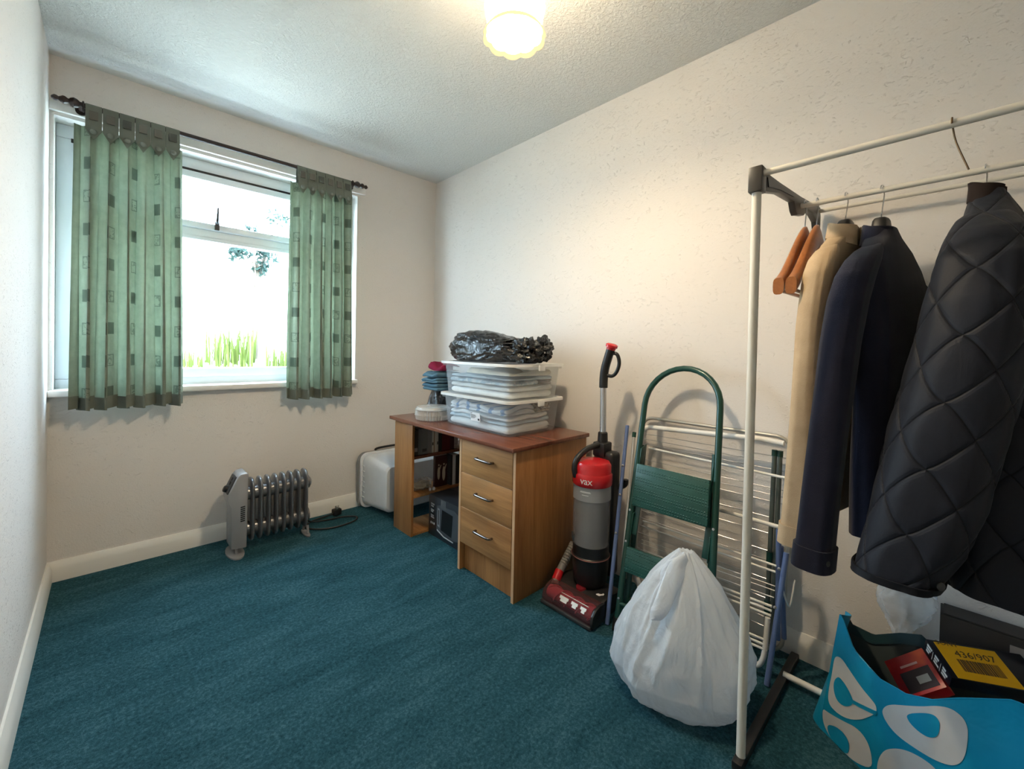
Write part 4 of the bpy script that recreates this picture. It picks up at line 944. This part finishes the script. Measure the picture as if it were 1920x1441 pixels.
# ------------------------------------------------------------------ clothes rail
MRAIL = plain('cream_coated_rail', (.70, .67, .60), .35, var=.03)
MBRKT = plain('dark_brown_grey_plastic', (.045, .042, .038), .4)
rk = T('clothes_rail', 'cream metal clothes rail with black plastic corner brackets', 'clothes rail', (1.7, .22, 0))
YA, YB = .737, -.32
for y in (YA, YB):
    rk.part('pole', MB().tube([(1.448, y, .02), (1.448, y, 1.56)], .0115, 16), MRAIL)
    rk.part('corner_block', MB().box((1.430, y-.017, 1.545), (1.467, y+.017, 1.612)), MBRKT, bevel=.003)
    arm = [(1.462, 1.608), (1.60, 1.612), (1.80, 1.622), (2.022, 1.640), (2.030, 1.61), (2.030, 1.560), (2.018, 1.545), (2.000, 1.552), (1.985, 1.582), (1.93, 1.598), (1.86, 1.592), (1.835, 1.570), (1.79, 1.562), (1.765, 1.556), (1.748, 1.565), (1.730, 1.590), (1.60, 1.582), (1.50, 1.560), (1.462, 1.556)]
    mb = MB().prism(arm, (0, y-.010, 0), (1,0,0), (0,0,1), (0, .018, 0))
    if y == YA: mb.warp(lambda p: (p.x, p.y-(p.x-1.448)*.044, p.z))
    am = rk.part('bracket_arm', mb, MBRKT, bevel=.002)
    iw = MB().prism([(1.49, 1.596), (1.72, 1.606), (1.72, 1.600), (1.60, 1.590), (1.50, 1.572)], (0, y-.0125, 0), (1,0,0), (0,0,1), (0, .002, 0))
    if y == YA: iw.warp(lambda p: (p.x, p.y-(p.x-1.448)*.044, p.z))
    child_world('arm_recess', iw, MBLACKP, am, rk.loc)
    rk.part('floor_foot', MB().box((1.415, y-.013, .001), (2.025, y+.013, .026)), MBLACKP, bevel=.004)
rk.part('front_rail', MB().tube([(1.448, YA-.012, 1.594), (1.448, YB, 1.602)], .0085, 14), MRAIL)
rk.part('hanging_rail', MB().tube([(1.80, YA-.02, 1.592), (1.80, YB, 1.597)], .0085, 14), MRAIL)
rk.part('rear_rail', MB().tube([(2.003, YA-.03, 1.622), (2.003, YB, 1.622)], .0070, 14), MRAIL)
rk.part('floor_rail', MB().tube([(1.868, YA, .028), (1.868, YB, .028)], .010, 14), MRAIL)
single('wire_hook', MB().tube(bez([(1.4368, .378, 1.594), (1.4400, .378, 1.6050), (1.448, .378, 1.6078), (1.4562, .378, 1.6046), (1.4592, .377, 1.5966), (1.460, .371, 1.56), (1.461, .352, 1.50)], 20), .0018, 6), plain('brown_wire', (.16, .10, .05), .4, .5), 'thin brown wire hook hanging from the front rail', 'hook')
# hangers
MHWOOD = wood('honey_brown_hanger', lin(130, 76, 36), lin(170, 106, 58), 0, 8, .3)
RAILX, RAILZ = 1.80, 1.5945
def hook_mb(zn, rz=0):      # local: s along x toward camera(-x world) ; returns local coords with rail centre at origin
    rr = .0125; pts = [V(0, 0, zn-.02), V(0, 0, zn+.012), V(-.004, 0, (zn-rr)*.55), V(-.014, 0, -.012)]
    pts = bez(pts, 12)
    for k in range(12):
        a = R(205-19*k); pts.append(V(rr*math.cos(a)*1.0, 0, rr*math.sin(a)))
    return MB().tube(pts, .0017, 8)
def hanger(y, ang, label, wooden, zn=-.078, half=.215, drop=.175):
    loc = (RAILX, y, RAILZ)
    g = T('coat_hanger', label, 'hanger', loc, math.pi-R(ang), 'coat hangers on the rail', local=True)
    g.part('hook', hook_mb(zn), MSTEEL if wooden else MCHROME)
    P = []
    n = 26
    for k in range(-n, n+1):
        t = k/n; a = abs(t); sm = a*a*(3-2*a)
        z = zn-.030-drop*(.55*a+.45*sm); y_ = -.004*sm
        P.append((V(t*half, y_, z), lerp(.038, .024, min(1, a*1.3)) if wooden else lerp(.014, .009, a), (lerp(.010, .014, a**1.5) if wooden else .008)))
    rings = [[p+V(0, th*math.copysign(abs(math.cos(q))**.6, math.cos(q)), hh*math.copysign(abs(math.sin(q))**.6, math.sin(q))) for q in [2*math.pi*j/18 for j in range(18)]] for p, hh, th in P]
    g.part('shoulder_arms', MB().loft(rings), MHWOOD if wooden else MBLACKP)
    if wooden:
        g.part('trouser_bar', MB().tube([(-half*.90, -.004, zn-.03-drop-.010), (half*.90, -.004, zn-.03-drop-.010)], .0055, 10), MHWOOD)
    elif y > .4:
        nk = MB(); nk.loft([[V(a_, b_, zn-.045) for a_, b_ in rrect(.062, .040, .012, 3)], [V(a_, b_, zn-.005) for a_, b_ in rrect(.048, .032, .010, 3)], [V(a_, b_, zn+.002) for a_, b_ in rrect(.040, .026, .010, 3)]]); g.part('neck_block', nk, MBLACKP)
    return g
hanger(.700, 3, 'honey brown wooden hanger, the empty one nearest the rail end', True)
hanger(.669, 3, 'honey brown wooden hanger, the empty one next to the cream jacket', True)
hanger(.597, 10, 'black plastic hanger holding the cream jacket', False, -.075, .068, .045)
hanger(.5155, 14, 'black plastic hanger holding the plain navy jacket', False, -.085, .040, .020)
hanger(.318, 10, 'chrome hooked hanger inside the quilted jacket', False, -.075, .068, .045)
# ------------------------------------------------------------------ jackets
def jacket(name, y, ang, label, mats, body, near, far, collar, zcol, quilt=False, extra=None, wr=.05, cuff_h=.055):
    loc = V(RAILX, y, RAILZ); a = R(ang); d = V(-math.cos(a), math.sin(a), 0); tv = V(math.sin(a), math.cos(a), 0)
    j = T(name, label, 'jacket', loc, 0, 'jackets on the clothes rail', local=True)
    def W_(s, t, z): return d*s+tv*t+V(0, 0, z-loc.z)
    def puff(arc, z, L=.105, hgt=.0055):
        p = (arc+z*.72)/L; q = (arc-z*.72)/L
        return hgt*(min(abs(math.sin(math.pi*p)), abs(math.sin(math.pi*q)))**.30)
    pf = {}
    def tube_part(tab, nm, mat, nu, nv, sd, cap=True, th_=0):
        zs = [r[0] for r in tab]; z0, z1 = zs[0], zs[-1]
        def f(u, v, sc_=1.0):
            z = lerp(z0, z1, v); g = lambda k: interp(-z, [(-r[0], r[k]) for r in tab])
            th = 2*math.pi*u-math.pi; s0, t0, hs_, ht_ = g(1), g(2), g(3), g(4); c, sn = math.cos(th), math.sin(th)
            ex = math.copysign(abs(c)**.8, c); ey = math.copysign(abs(sn)**.8, sn)
            k = 1+wr*math.sin(4*th+5*z+sd)*min(1, v*3)+wr*1.3*noise.noise(V(c*1.6+sd, sn*1.6, z*3.2))+wr*.8*noise.noise(V(c*4+sd, sn*4, z*2.2))
            o = V(s0, t0, 0); p = V(hs_*ex*k, ht_*ey*k, 0)*sc_
            if quilt:
                nrm = V(c/max(hs_, .01), sn/max(ht_, .01), 0).normalized(); p += nrm*puff(th*(hs_+ht_)*.5, z)
            return W_(o.x+p.x, o.y+p.y, z)
        mb = MB().grid(f, nu, nv, cu=True)
        (mb.f.append(tuple(range(nu))) if cap else None); mb.f.append(tuple(reversed(range(nv*nu, (nv+1)*nu))))
        pf[nm, sd] = (f, z0-z1); po = j.part(nm, mb, mat)
        if quilt:
            uvs = []
            for jj in range(nv+1):
                z = lerp(z0, z1, jj/nv); aa = (interp(-z, [(-r[0], r[3]) for r in tab])+interp(-z, [(-r[0], r[4]) for r in tab]))*.5
                for ii in range(nu+1): arc = (2*math.pi*ii/nu-math.pi)*aa; uvs.append(((arc+z*.72)/.105, (arc-z*.72)/.105))
            ul = po.data.uv_layers.new(name='UVMap')
            for pg in po.data.polygons:
                us = [po.data.loops[l].vertex_index % nu for l in pg.loop_indices]; wrap = max(us)-min(us) > nu//2
                for l in pg.loop_indices:
                    vi = po.data.loops[l].vertex_index; ii = vi % nu
                    if wrap and ii == 0: ii = nu
                    if vi//nu <= nv: ul.data[l].uv = uvs[(vi//nu)*(nu+1)+ii]
        return po
    q = 2.2 if quilt else 1
    bd = tube_part(body, 'body', mats[0], int(110*(1.7 if quilt else 1)), int(90*q), 1.0, cap=False)
    ns = tube_part(near, 'sleeve', mats[0], int(64*(1.7 if quilt else 1)), int(90*q), 2.3)
    tube_part(far, 'sleeve', mats[0], 36, 50, 4.1)
    # collar: folded band round the neck
    cz, cs, ctt, hh = zcol
    def colf(u, v):
        th = math.pi*(-.5+.10+1.80*u); c, sn = math.cos(th), math.sin(th)
        pr_ = [(0, 1.0, 0, 1.0), (.35, .97, hh*.85, .98), (.45, .98, hh, 1.0), (.55, 1.05, hh*1.02, 1.04), (.7, 1.16, hh*.7, 1.10), (1, 1.50, -hh*.55, 1.16)]
        k = interp(v, [(r_[0], r_[1]) for r_ in pr_]); z = interp(v, [(r_[0], r_[2]) for r_ in pr_]); kt = interp(v, [(r_[0], r_[3]) for r_ in pr_])
        return W_(cs*k*c+.004, body[0][2]+ctt*kt*sn, cz+z+.012*sn*(v > .5)-.010*(1-sn)*.5)
    j.part('collar', MB().grid(colf, 48, 14, th=.003), mats[1])
    # cuff at the near sleeve
    lz = near[-1][0]; g = lambda k, z: interp(-z, [(-r[0], r[k]) for r in near])
    sf, sl_n = pf['sleeve', 2.3]
    def cuf(u, v): p = sf(u, 1-cuff_h/sl_n*v, 1.022 if not quilt else 1.05); return p+V(0, 0, -.002*(1-v))
    j.part('cuff', MB().grid(cuf, 48, 4, cu=True, th=.004), mats[0])
    if extra: extra(j, W_, g)
    return j
MCREAM = fabric('cream_cotton_twill', lin(178, 154, 124), lin(200, 176, 146), scale=600, wr=.25)
MNAVY = fabric('dark_navy_cotton', (.010, .012, .028), (.016, .018, .038), scale=600, sheen=.15, wr=.2)
def m_quilt():
    n = N('dark_navy_quilted_nylon'); t = n.add('ShaderNodeUVMap'); t.uv_map = 'UVMap'; g = n.add('ShaderNodeSeparateXYZ'); n.link(t.outputs[0], g.inputs[0]); v = n.coord()
    d = [n.math('ABSOLUTE', n.math('SUBTRACT', n.math('FRACT', n.math('ADD', g.outputs[i_], .5)), .5)) for i_ in (0, 1)]
    ln = n.ramp(n.math('MINIMUM', d[0], d[1]), [(.0, 0), (.035, .75), (.09, 1)])
    c = n.mix(n.noise(v, 18, 3), (.008, .0105, .018), (.013, .016, .026)); c = n.mix(n.math('SUBTRACT', 1.0, n.ramp(n.math('MINIMUM', d[0], d[1]), [(.008, 0), (.02, 1)])), c, (.004, .005, .009))
    h = n.math('ADD', ln, n.math('MULTIPLY', n.noise(n.coord('Object', (1, 1, .35)), 28, 4, .6, .5), .55))
    return n.done(n.pbr(c, .6, 0, n.bump(h, .5, .006), spec=.22, sheen=.04))
MQUILT = m_quilt()
MCORD = fabric('dark_brown_corduroy', (.018, .012, .011), (.028, .020, .018), scale=300)
def seam_cream(j, W_, g):
    def f(u, v): th = math.pi*(.5+1.0*u)*1.0; return W_(.150+.012*math.cos(6.28*u)+.004*v, .070*math.cos(math.pi*u), 1.395-.055*abs(math.cos(math.pi*u))**2+.004*v)
    pass
def stud(j, W_, g, z, ang_, s_off=1.09):
    c, sn = math.cos(R(ang_)), math.sin(R(ang_)); ex = math.copysign(abs(c)**.8, c); ey = math.copysign(abs(sn)**.8, sn)
    p = W_(g(1, z)+g(3, z)*ex*s_off*1.05, g(2, z)+g(4, z)*ey*s_off*1.05, z); q = W_(g(1, z)+g(3, z)*ex*1.4, g(2, z)+g(4, z)*ey*1.4, z)
    j.part('stud', MB().lathe([(0, 0), (.009, 0), (.009, .002), (.006, .0035), (0, .004)], 16, p, (q-p)), MDARKG)
# tables: (z, s0, t0, half_s, half_t)
jacket('cream_jacket', .592, 10, 'cream cotton jacket on a black hanger, next to the wooden hangers', (MCREAM, MCREAM),
  [(1.500, 0, .006, .042, .030), (1.470, 0, .008, .062, .036), (1.435, 0, .012, .115, .034), (1.385, 0, .014, .165, .034), (1.34, 0, .014, .175, .034), (1.25, 0, .016, .175, .034), (.95, 0, .016, .175, .034), (.66, 0, .016, .175, .034)],
  [(1.435, .095, .008, .012, .018), (1.415, .120, .007, .028, .028), (1.385, .146, .006, .040, .034), (1.345, .168, .005, .044, .036), (1.29, .177, .008, .042, .036), (1.20, .180, .016, .040, .036), (.95, .180, .026, .040, .036), (.75, .178, .036, .039, .036), (.575, .174, .046, .039, .037)],
  [(1.372, -.145, .01, .02, .016), (1.33, -.170, .01, .034, .030), (1.1, -.180, .01, .034, .032), (.62, -.180, .01, .03, .032)],
  None, (1.476, .050, .036, .032), wr=.035)
jacket('navy_jacket', .522, 14, 'plain dark navy jacket hanging between the cream and quilted jackets', (MNAVY, MNAVY),
  [(1.480, 0, -.006, .044, .032), (1.450, 0, -.010, .066, .037), (1.415, 0, -.022, .12, .038), (1.365, 0, -.030, .165, .042), (1.31, 0, -.038, .180, .046), (1.20, 0, -.046, .18, .050), (.95, 0, -.048, .18, .052), (.64, 0, -.044, .175, .050)],
  [(1.420, .095, -.024, .012, .020), (1.400, .122, -.024, .030, .030), (1.370, .154, -.024, .044, .036), (1.325, .188, -.022, .050, .039), (1.26, .214, -.018, .050, .040), (1.15, .236, -.012, .047, .040), (.95, .258, -.004, .045, .040), (.75, .272, .006, .044, .040), (.57, .282, .014, .044, .041)],
  [(1.352, -.150, -.03, .02, .016), (1.31, -.172, -.034, .034, .036), (1.1, -.182, -.04, .034, .040), (.62, -.182, -.04, .03, .040)],
  None, (1.446, .052, .0335, .040), extra=lambda j, W_, g: stud(j, W_, g, .598, -62, 1.0), wr=.030)
def qx(j, W_, g):
    stud(j, W_, g, .636, -64)
jacket('quilted_jacket', .318, 10, 'dark navy diamond quilted jacket with a brown corduroy collar', (MQUILT, MCORD),
  [(1.545, 0, -.004, .030, .022), (1.515, 0, -.008, .050, .032), (1.480, .0, -.014, .09, .042), (1.43, .0, -.024, .155, .056), (1.36, .0, -.034, .195, .076), (1.22, .0, -.056, .205, .096), (.95, .01, -.080, .215, .118), (.60, .02, -.090, .235, .132)],
  [(1.475, .075, -.012, .012, .022), (1.450, .105, -.016, .030, .042), (1.41, .140, -.024, .050, .060), (1.345, .176, -.030, .066, .074), (1.25, .196, -.026, .074, .082), (1.12, .210, -.012, .080, .088), (.95, .234, .014, .084, .092), (.80, .258, .034, .084, .090), (.70, .278, .052, .080, .084), (.612, .296, .078, .074, .068)],
  [(1.42, -.14, -.01, .02, .016), (1.36, -.175, -.02, .034, .05), (1.1, -.19, -.03, .036, .06), (.64, -.19, -.03, .03, .06)],
  None, (1.520, .040, .030, .034), quilt=True, extra=qx, wr=.03, cuff_h=.014)
# ------------------------------------------------------------------ turquoise shopping bag and the boxes in it
def m_bag(name, a, b):
    n = N(name); v = n.coord('Object'); c = n.mix(n.noise(v, 5, 3), a, b)
    return n.done(n.pbr(c, .42, 0, n.bump(n.noise(v, 12, 3, .55, .6), .35, .012), spec=.35))
MTURQ = m_bag('turquoise_woven_plastic', lin(8, 128, 168), lin(22, 152, 192)); MPRINT = plain('off_white_bag_print', lin(196, 196, 198), .6, var=.05); MLINING = plain('dark_bag_lining', (.035, .05, .055), .6)
rimf = [(.245, .432), (.2638, .4283), (.3356, .3604), (.377, .3175), (.4234, .2881), (.4757, .280), (.5355, .3073), (.5658, .3742), (.58, .375)]
def FXY(y, z):
    b = math.sin(math.pi*min(1, max(0, (y-.25)/.34)))*math.sin(math.pi*min(1, max(0, z/.34)))
    return 1.52+(y-.253)*.62-.010*b+.006*noise.noise(V(y*9, z*9, 1))
sg_ = T('shopping_bag', 'turquoise shopping bag with large white rounded lettering, under the jackets', 'bag', (1.72, .42, 0))
def frontf(u, v):
    yb_, yt_ = lerp(.612, .236, u), lerp(.570, .250, u); y = lerp(yb_, yt_, v); z = .001+v*(interp(lerp(.570, .250, u), rimf)); return (FXY(y, z), y, z)
FB0, FT0, FB1, FT1 = frontf(0, 0), frontf(0, 1), frontf(1, 0), frontf(1, 1)
sg_.part('front_panel', MB().grid(frontf, 60, 40, th=-.0015), MTURQ)
backrim = [(.20, .262), (.301, .262), (.365, .268), (.405, .315), (.452, .296), (.512, .257), (.564, .262), (.585, .30)]
def backf(u, v):
    yt_ = lerp(.582, .215, u); yb_ = lerp(.600, .215, u); y = lerp(yb_, yt_, v); z = .001+v*interp(yt_, backrim); return (lerp(1.832, 1.918-.03*u, v), y, z)
sg_.part('back_panel', MB().grid(backf, 40, 24, th=.0015), MLINING)
def sidef(k):
    def f(u, v):
        a, b = V(*frontf(k, v)), V(*backf(k, v)); p = a.lerp(b, u); bow = math.sin(math.pi*u)
        p.y += (.030*bow*(1-v) - .020*bow*v)*(1 if k == 0 else -.4)
        if k == 1: p.z *= 1-.42*bow*v
        return p
    return f
sg_.part('side_panel', MB().grid(sidef(0), 16, 24, th=.0015), MTURQ); sg_.part('side_panel', MB().grid(sidef(1), 16, 24, th=.0015), MTURQ)
def basef(u, v): return V(*frontf(v, 0)).lerp(V(*backf(v, 0)), u)+V(0, 0, .0005)
sg_.part('base_panel', MB().grid(basef, 8, 16), MTURQ)
sg_.part('rim_binding', MB().tube([V(*frontf(u/40, 1)) for u in range(41)], .0022, 6), MTURQ)
sg_.part('rim_binding', MB().grid(lambda u, v: V(*backf(u, 1-.10*v))+V(-.003, 0, .001), 40, 3, th=.002), plain('dark_teal_binding', (.006, .035, .045), .5))
LG = {
'C': [(0.4780, 0.1925), (0.4789, 0.2078), (0.4874, 0.2141), (0.5118, 0.2238), (0.5407, 0.2449), (0.5589, 0.2602), (0.571, 0.2575), (0.5785, 0.2451), (0.5833, 0.1925), (0.59, 0.1468), (0.5915, 0.1091), (0.5822, 0.0967), (0.5605, 0.0973), (0.537, 0.1091), (0.5122, 0.1347), (0.4965, 0.1591), (0.4830, 0.1820)],
'c': [(0.5306, 0.1591), (0.5366, 0.1463), (0.5523, 0.1307), (0.5691, 0.1311), (0.5781, 0.1544), (0.5767, 0.1807), (0.5679, 0.2001), (0.5603, 0.2028), (0.5436, 0.1922), (0.5325, 0.1771), (0.5290, 0.1690)],
's': [(0.5330, 0.1720), (0.5330, 0.1620), (0.5306, 0.1600), (0.486, 0.1800), (0.4775, 0.1850), (0.4760, 0.1975), (0.4791, 0.1950), (0.5309, 0.1700)],
'O': [(0.4527, 0.2385), (0.4227, 0.2634), (0.3926, 0.2902), (0.3724, 0.3117), (0.3492, 0.3291), (0.3305, 0.3287), (0.322, 0.3157), (0.3207, 0.2955), (0.3233, 0.2547), (0.3299, 0.2268), (0.3443, 0.2046), (0.3694, 0.1885), (0.4006, 0.1797), (0.4344, 0.1762), (0.4537, 0.1839), (0.4665, 0.1993), (0.4657, 0.2161)],
'o': [(0.4211, 0.2452), (0.3923, 0.2767), (0.3739, 0.2915), (0.3648, 0.2879), (0.3629, 0.2756), (0.365, 0.2535), (0.3726, 0.2381), (0.3847, 0.228), (0.4018, 0.2261), (0.4163, 0.232)],
'Q': [(0.6045, 0.0714), (0.5912, 0.0732), (0.5512, 0.0893), (0.5197, 0.1049), (0.4976, 0.0985), (0.4862, 0.0715), (0.4838, 0.0295), (0.5218, .004), (0.5565, .004), (0.5818, .004), (0.5978, 0.0191), (0.6045, 0.0386)],
'q': [(0.5926, 0.0336), (0.5716, 0.0539), (0.5504, 0.0587), (0.5368, 0.0491), (0.5347, 0.0239), (0.5399, .006), (0.5544, .0045), (0.5731, .005), (0.5862, 0.0097)],
'P': [(0.475, 0.0398), (0.4709, 0.0791), (0.4593, 0.1145), (0.4405, 0.1401), (0.42, 0.1581), (0.3939, 0.1695), (0.369, 0.1718), (0.3607, 0.1615), (0.3779, 0.1179), (0.4085, 0.0566), (0.4421, 0.0149), (0.469, 0.0072)],
'p': [(0.432, 0.0831), (0.4145, 0.1188), (0.3971, 0.1272), (0.3925, 0.1149), (0.4091, 0.08), (0.4269, 0.0675)]}
def decal(pts, off, mat, nm, under=None):
    # smooth the outline, triangulate finely and drape it on the bag front
    P = pts[:]; 
    for _ in range(2):
        Q = []
        for i in range(len(P)):
            a, b = P[i], P[(i+1) % len(P)]; Q += [(a[0]*.75+b[0]*.25, a[1]*.75+b[1]*.25), (a[0]*.25+b[0]*.75, a[1]*.25+b[1]*.75)]
        P = Q
    bm = bmesh.new(); vs_ = [bm.verts.new((0, y, z)) for y, z in P]; bm.faces.new(vs_)
    bmesh.ops.triangulate(bm, faces=bm.faces[:]); 
    for _ in range(3):
        es = [e for e in bm.edges if e.calc_length() > .02]
        if es: bmesh.ops.subdivide_edges(bm, edges=es, cuts=1); bmesh.ops.triangulate(bm, faces=bm.faces[:])
    bm.verts.index_update(); n_ = V(-1, .62, 0).normalized()
    vv = [V(FXY(v.co.y, v.co.z), v.co.y, v.co.z)+n_*off for v in bm.verts]; ff = [tuple(v.index for v in f.verts) for f in bm.faces]; bm.free()
    return sg_.part(nm, MB().add(vv, ff), mat)
decal(LG['C'], .0026, MPRINT, 'print_letter'); decal(LG['O'], .0026, MPRINT, 'print_letter'); decal(LG['Q'], .0026, MPRINT, 'print_letter'); decal(LG['P'], .0026, MPRINT, 'print_letter')
for k in 'oqpcs': decal(LG[k], .0038, MTURQ, 'print_counter')
# product box with the yellow price label
bx = T('product_box', 'black product box with a yellow price label, sticking out of the shopping bag', 'box', (1.80, .30, .3))
A_ = V(1.84, .398, .338); e1 = (V(1.75, .347, .307)-A_); l1 = e1.length; e1.normalize(); e2 = (V(1.92, .236, .339)-A_); e2 = (e2-e1*e2.dot(e1)).normalized(); e3 = e1.cross(e2).normalized()
if e3.z > 0: e3 = -e3
def qbox(o, a, b, c): return MB().add([o, o+a, o+a+b, o+b, o+c, o+c+a, o+c+a+b, o+c+b], [(0,1,2,3), (7,6,5,4), (0,4,5,1), (1,5,6,2), (2,6,7,3), (3,7,4,0)])
MBX = plain('black_gloss_card', (.010, .010, .016), .3)
bx.part('carton', qbox(A_, e1*l1, e2*.20, e3*.033), MBX, bevel=.0015)
up3 = -e3
lb_ = bx.part('price_label', qbox(A_+e1*.006+e2*.014+up3*.0003, e1*(l1-.008), e2*.130, up3*.0006), plain('yellow_label', lin(238, 178, 20), .5))
MINK = plain('dark_print', (.10, .06, .02), .6)
O3 = A_+up3*.0012
tx = text_mb('436/907', .026, e2, -e1, O3+e1*.042+e2*.045, .0004); child_world('label_number', tx, MINK, lb_, bx.loc, smooth=0)
ts = text_mb('SONY', .018, e2, -e1, O3+e1*.012+e2*.018, .0004); child_world('brand_lettering', ts, MINK, lb_, bx.loc, smooth=0)
bars = MB(); rnd = random.Random(3); t = .040
while t < .125:
    w = rnd.choice((.0012, .002, .003)); bars.add(qbox(O3+e1*.050+e2*t, e1*.034, e2*w, up3*.0003).v, qbox(V(0,0,0), e1, e2, e3).f); t += w+rnd.choice((.0012, .002))
child_world('barcode', bars, MINK, lb_, bx.loc)
sp_ = MB()    # white print down the narrow spine
SO = A_-e2*.0004
for k in range(3):
    for r_ in range(3):
        o = SO+e1*(.012+k*.032)+e3*(.003+.009*r_); qb = qbox(o, e1*(.020-.004*((r_+k) % 3)), e3*.006, -e2*.0005); sp_.add(qb.v, qb.f)
for k in range(2):
    qb = qbox(SO+e1*(.036+k*.032)+e3*.004, e1*.0012, e3*.026, -e2*.0005); sp_.add(qb.v, qb.f)
bx.part('spine_print', sp_, MINKW)
rb = T('product_box', 'red and orange product box inside the shopping bag', 'box', (1.78, .42, .2))
B_ = A_+e3*.034-e2*.004; rdir = V(-.030, .075, -.080).normalized(); rdir = (rdir-e1*rdir.dot(e1)).normalized(); rn = e1.cross(rdir).normalized()
if rn.z > 0: rn = -rn
def m_redbox():
    n = N('red_orange_print'); v = n.coord('Object'); return n.done(n.pbr(n.ramp(n.noise(v, 7, 3), [(.3, lin(110, 18, 30)), (.5, lin(176, 36, 40)), (.68, lin(232, 110, 50))]), .3))
rb.part('carton', qbox(B_, e1*l1, rdir*.105, rn*.030), m_redbox(), bevel=.001)
rb.part('cover_picture', qbox(B_+e1*l1*.42+rdir*.010-rn*.0004, e1*l1*.50, rdir*.075, -rn*.0004), plain('dark_picture', (.03, .02, .03), .3))
rb.part('device_picture', qbox(B_+e1*l1*.60+rdir*.022-rn*.001, e1*l1*.18, rdir*.030, -rn*.0004), plain('grey_device', (.35, .38, .40), .3))
rb.part('cover_lettering', qbox(B_+e1*l1*.26+rdir*.030-rn*.0004, e1*.006, rdir*.045, -rn*.0004), plain('pale_pink_print', (.7, .4, .4), .5))
MBX2 = plain('dark_brown_black_card', (.022, .018, .016), .45)
k1 = T('cardboard_box', 'dark box standing against the wall behind the shopping bag', 'box', (1.98, .20, 0))
k1.part('carton', MB().box((1.955, -.04, 0), (2.035, .372, .372)), MBX2, bevel=.002); k1.part('top_flap', MB().obox((1.995, .17, .3738), (.036, 0, 0), (0, .195, 0), (0, 0, .0016)), MBX2)
k1.part('barcode_sticker', MB().box((1.9542, .15, .29), (1.955, .24, .35)), plain('grey_sticker', (.28, .24, .22), .6))
# crumpled clear bag
MFILM = clear('crumpled_clear_film', (.72, .78, .84), .34, .12, .6)
fb = MB()
def filmf(u, v):
    th = 2*math.pi*u; c, sn = math.cos(th), math.sin(th); w = interp(v, [(0, .26), (.25, .5), (.6, .85), (.85, 1.0), (1, .92)])
    k = 1+.35*noise.noise(V(c*2.2, sn*2.2, v*3+3))+.22*abs(noise.noise(V(c*5, sn*5, v*6)))
    return (1.962+.026*w*k*c+.004*math.sin(8*v), .455+.066*w*k*sn-.012*v, .262+.150*v+.018*noise.noise(V(c*3, sn*3, 9))*v)
fb.grid(filmf, 72, 30, cu=True); single('clear_bag', fb, MFILM, 'crumpled clear plastic bag sticking up behind the shopping bag', 'bag', 'small plastic bags')
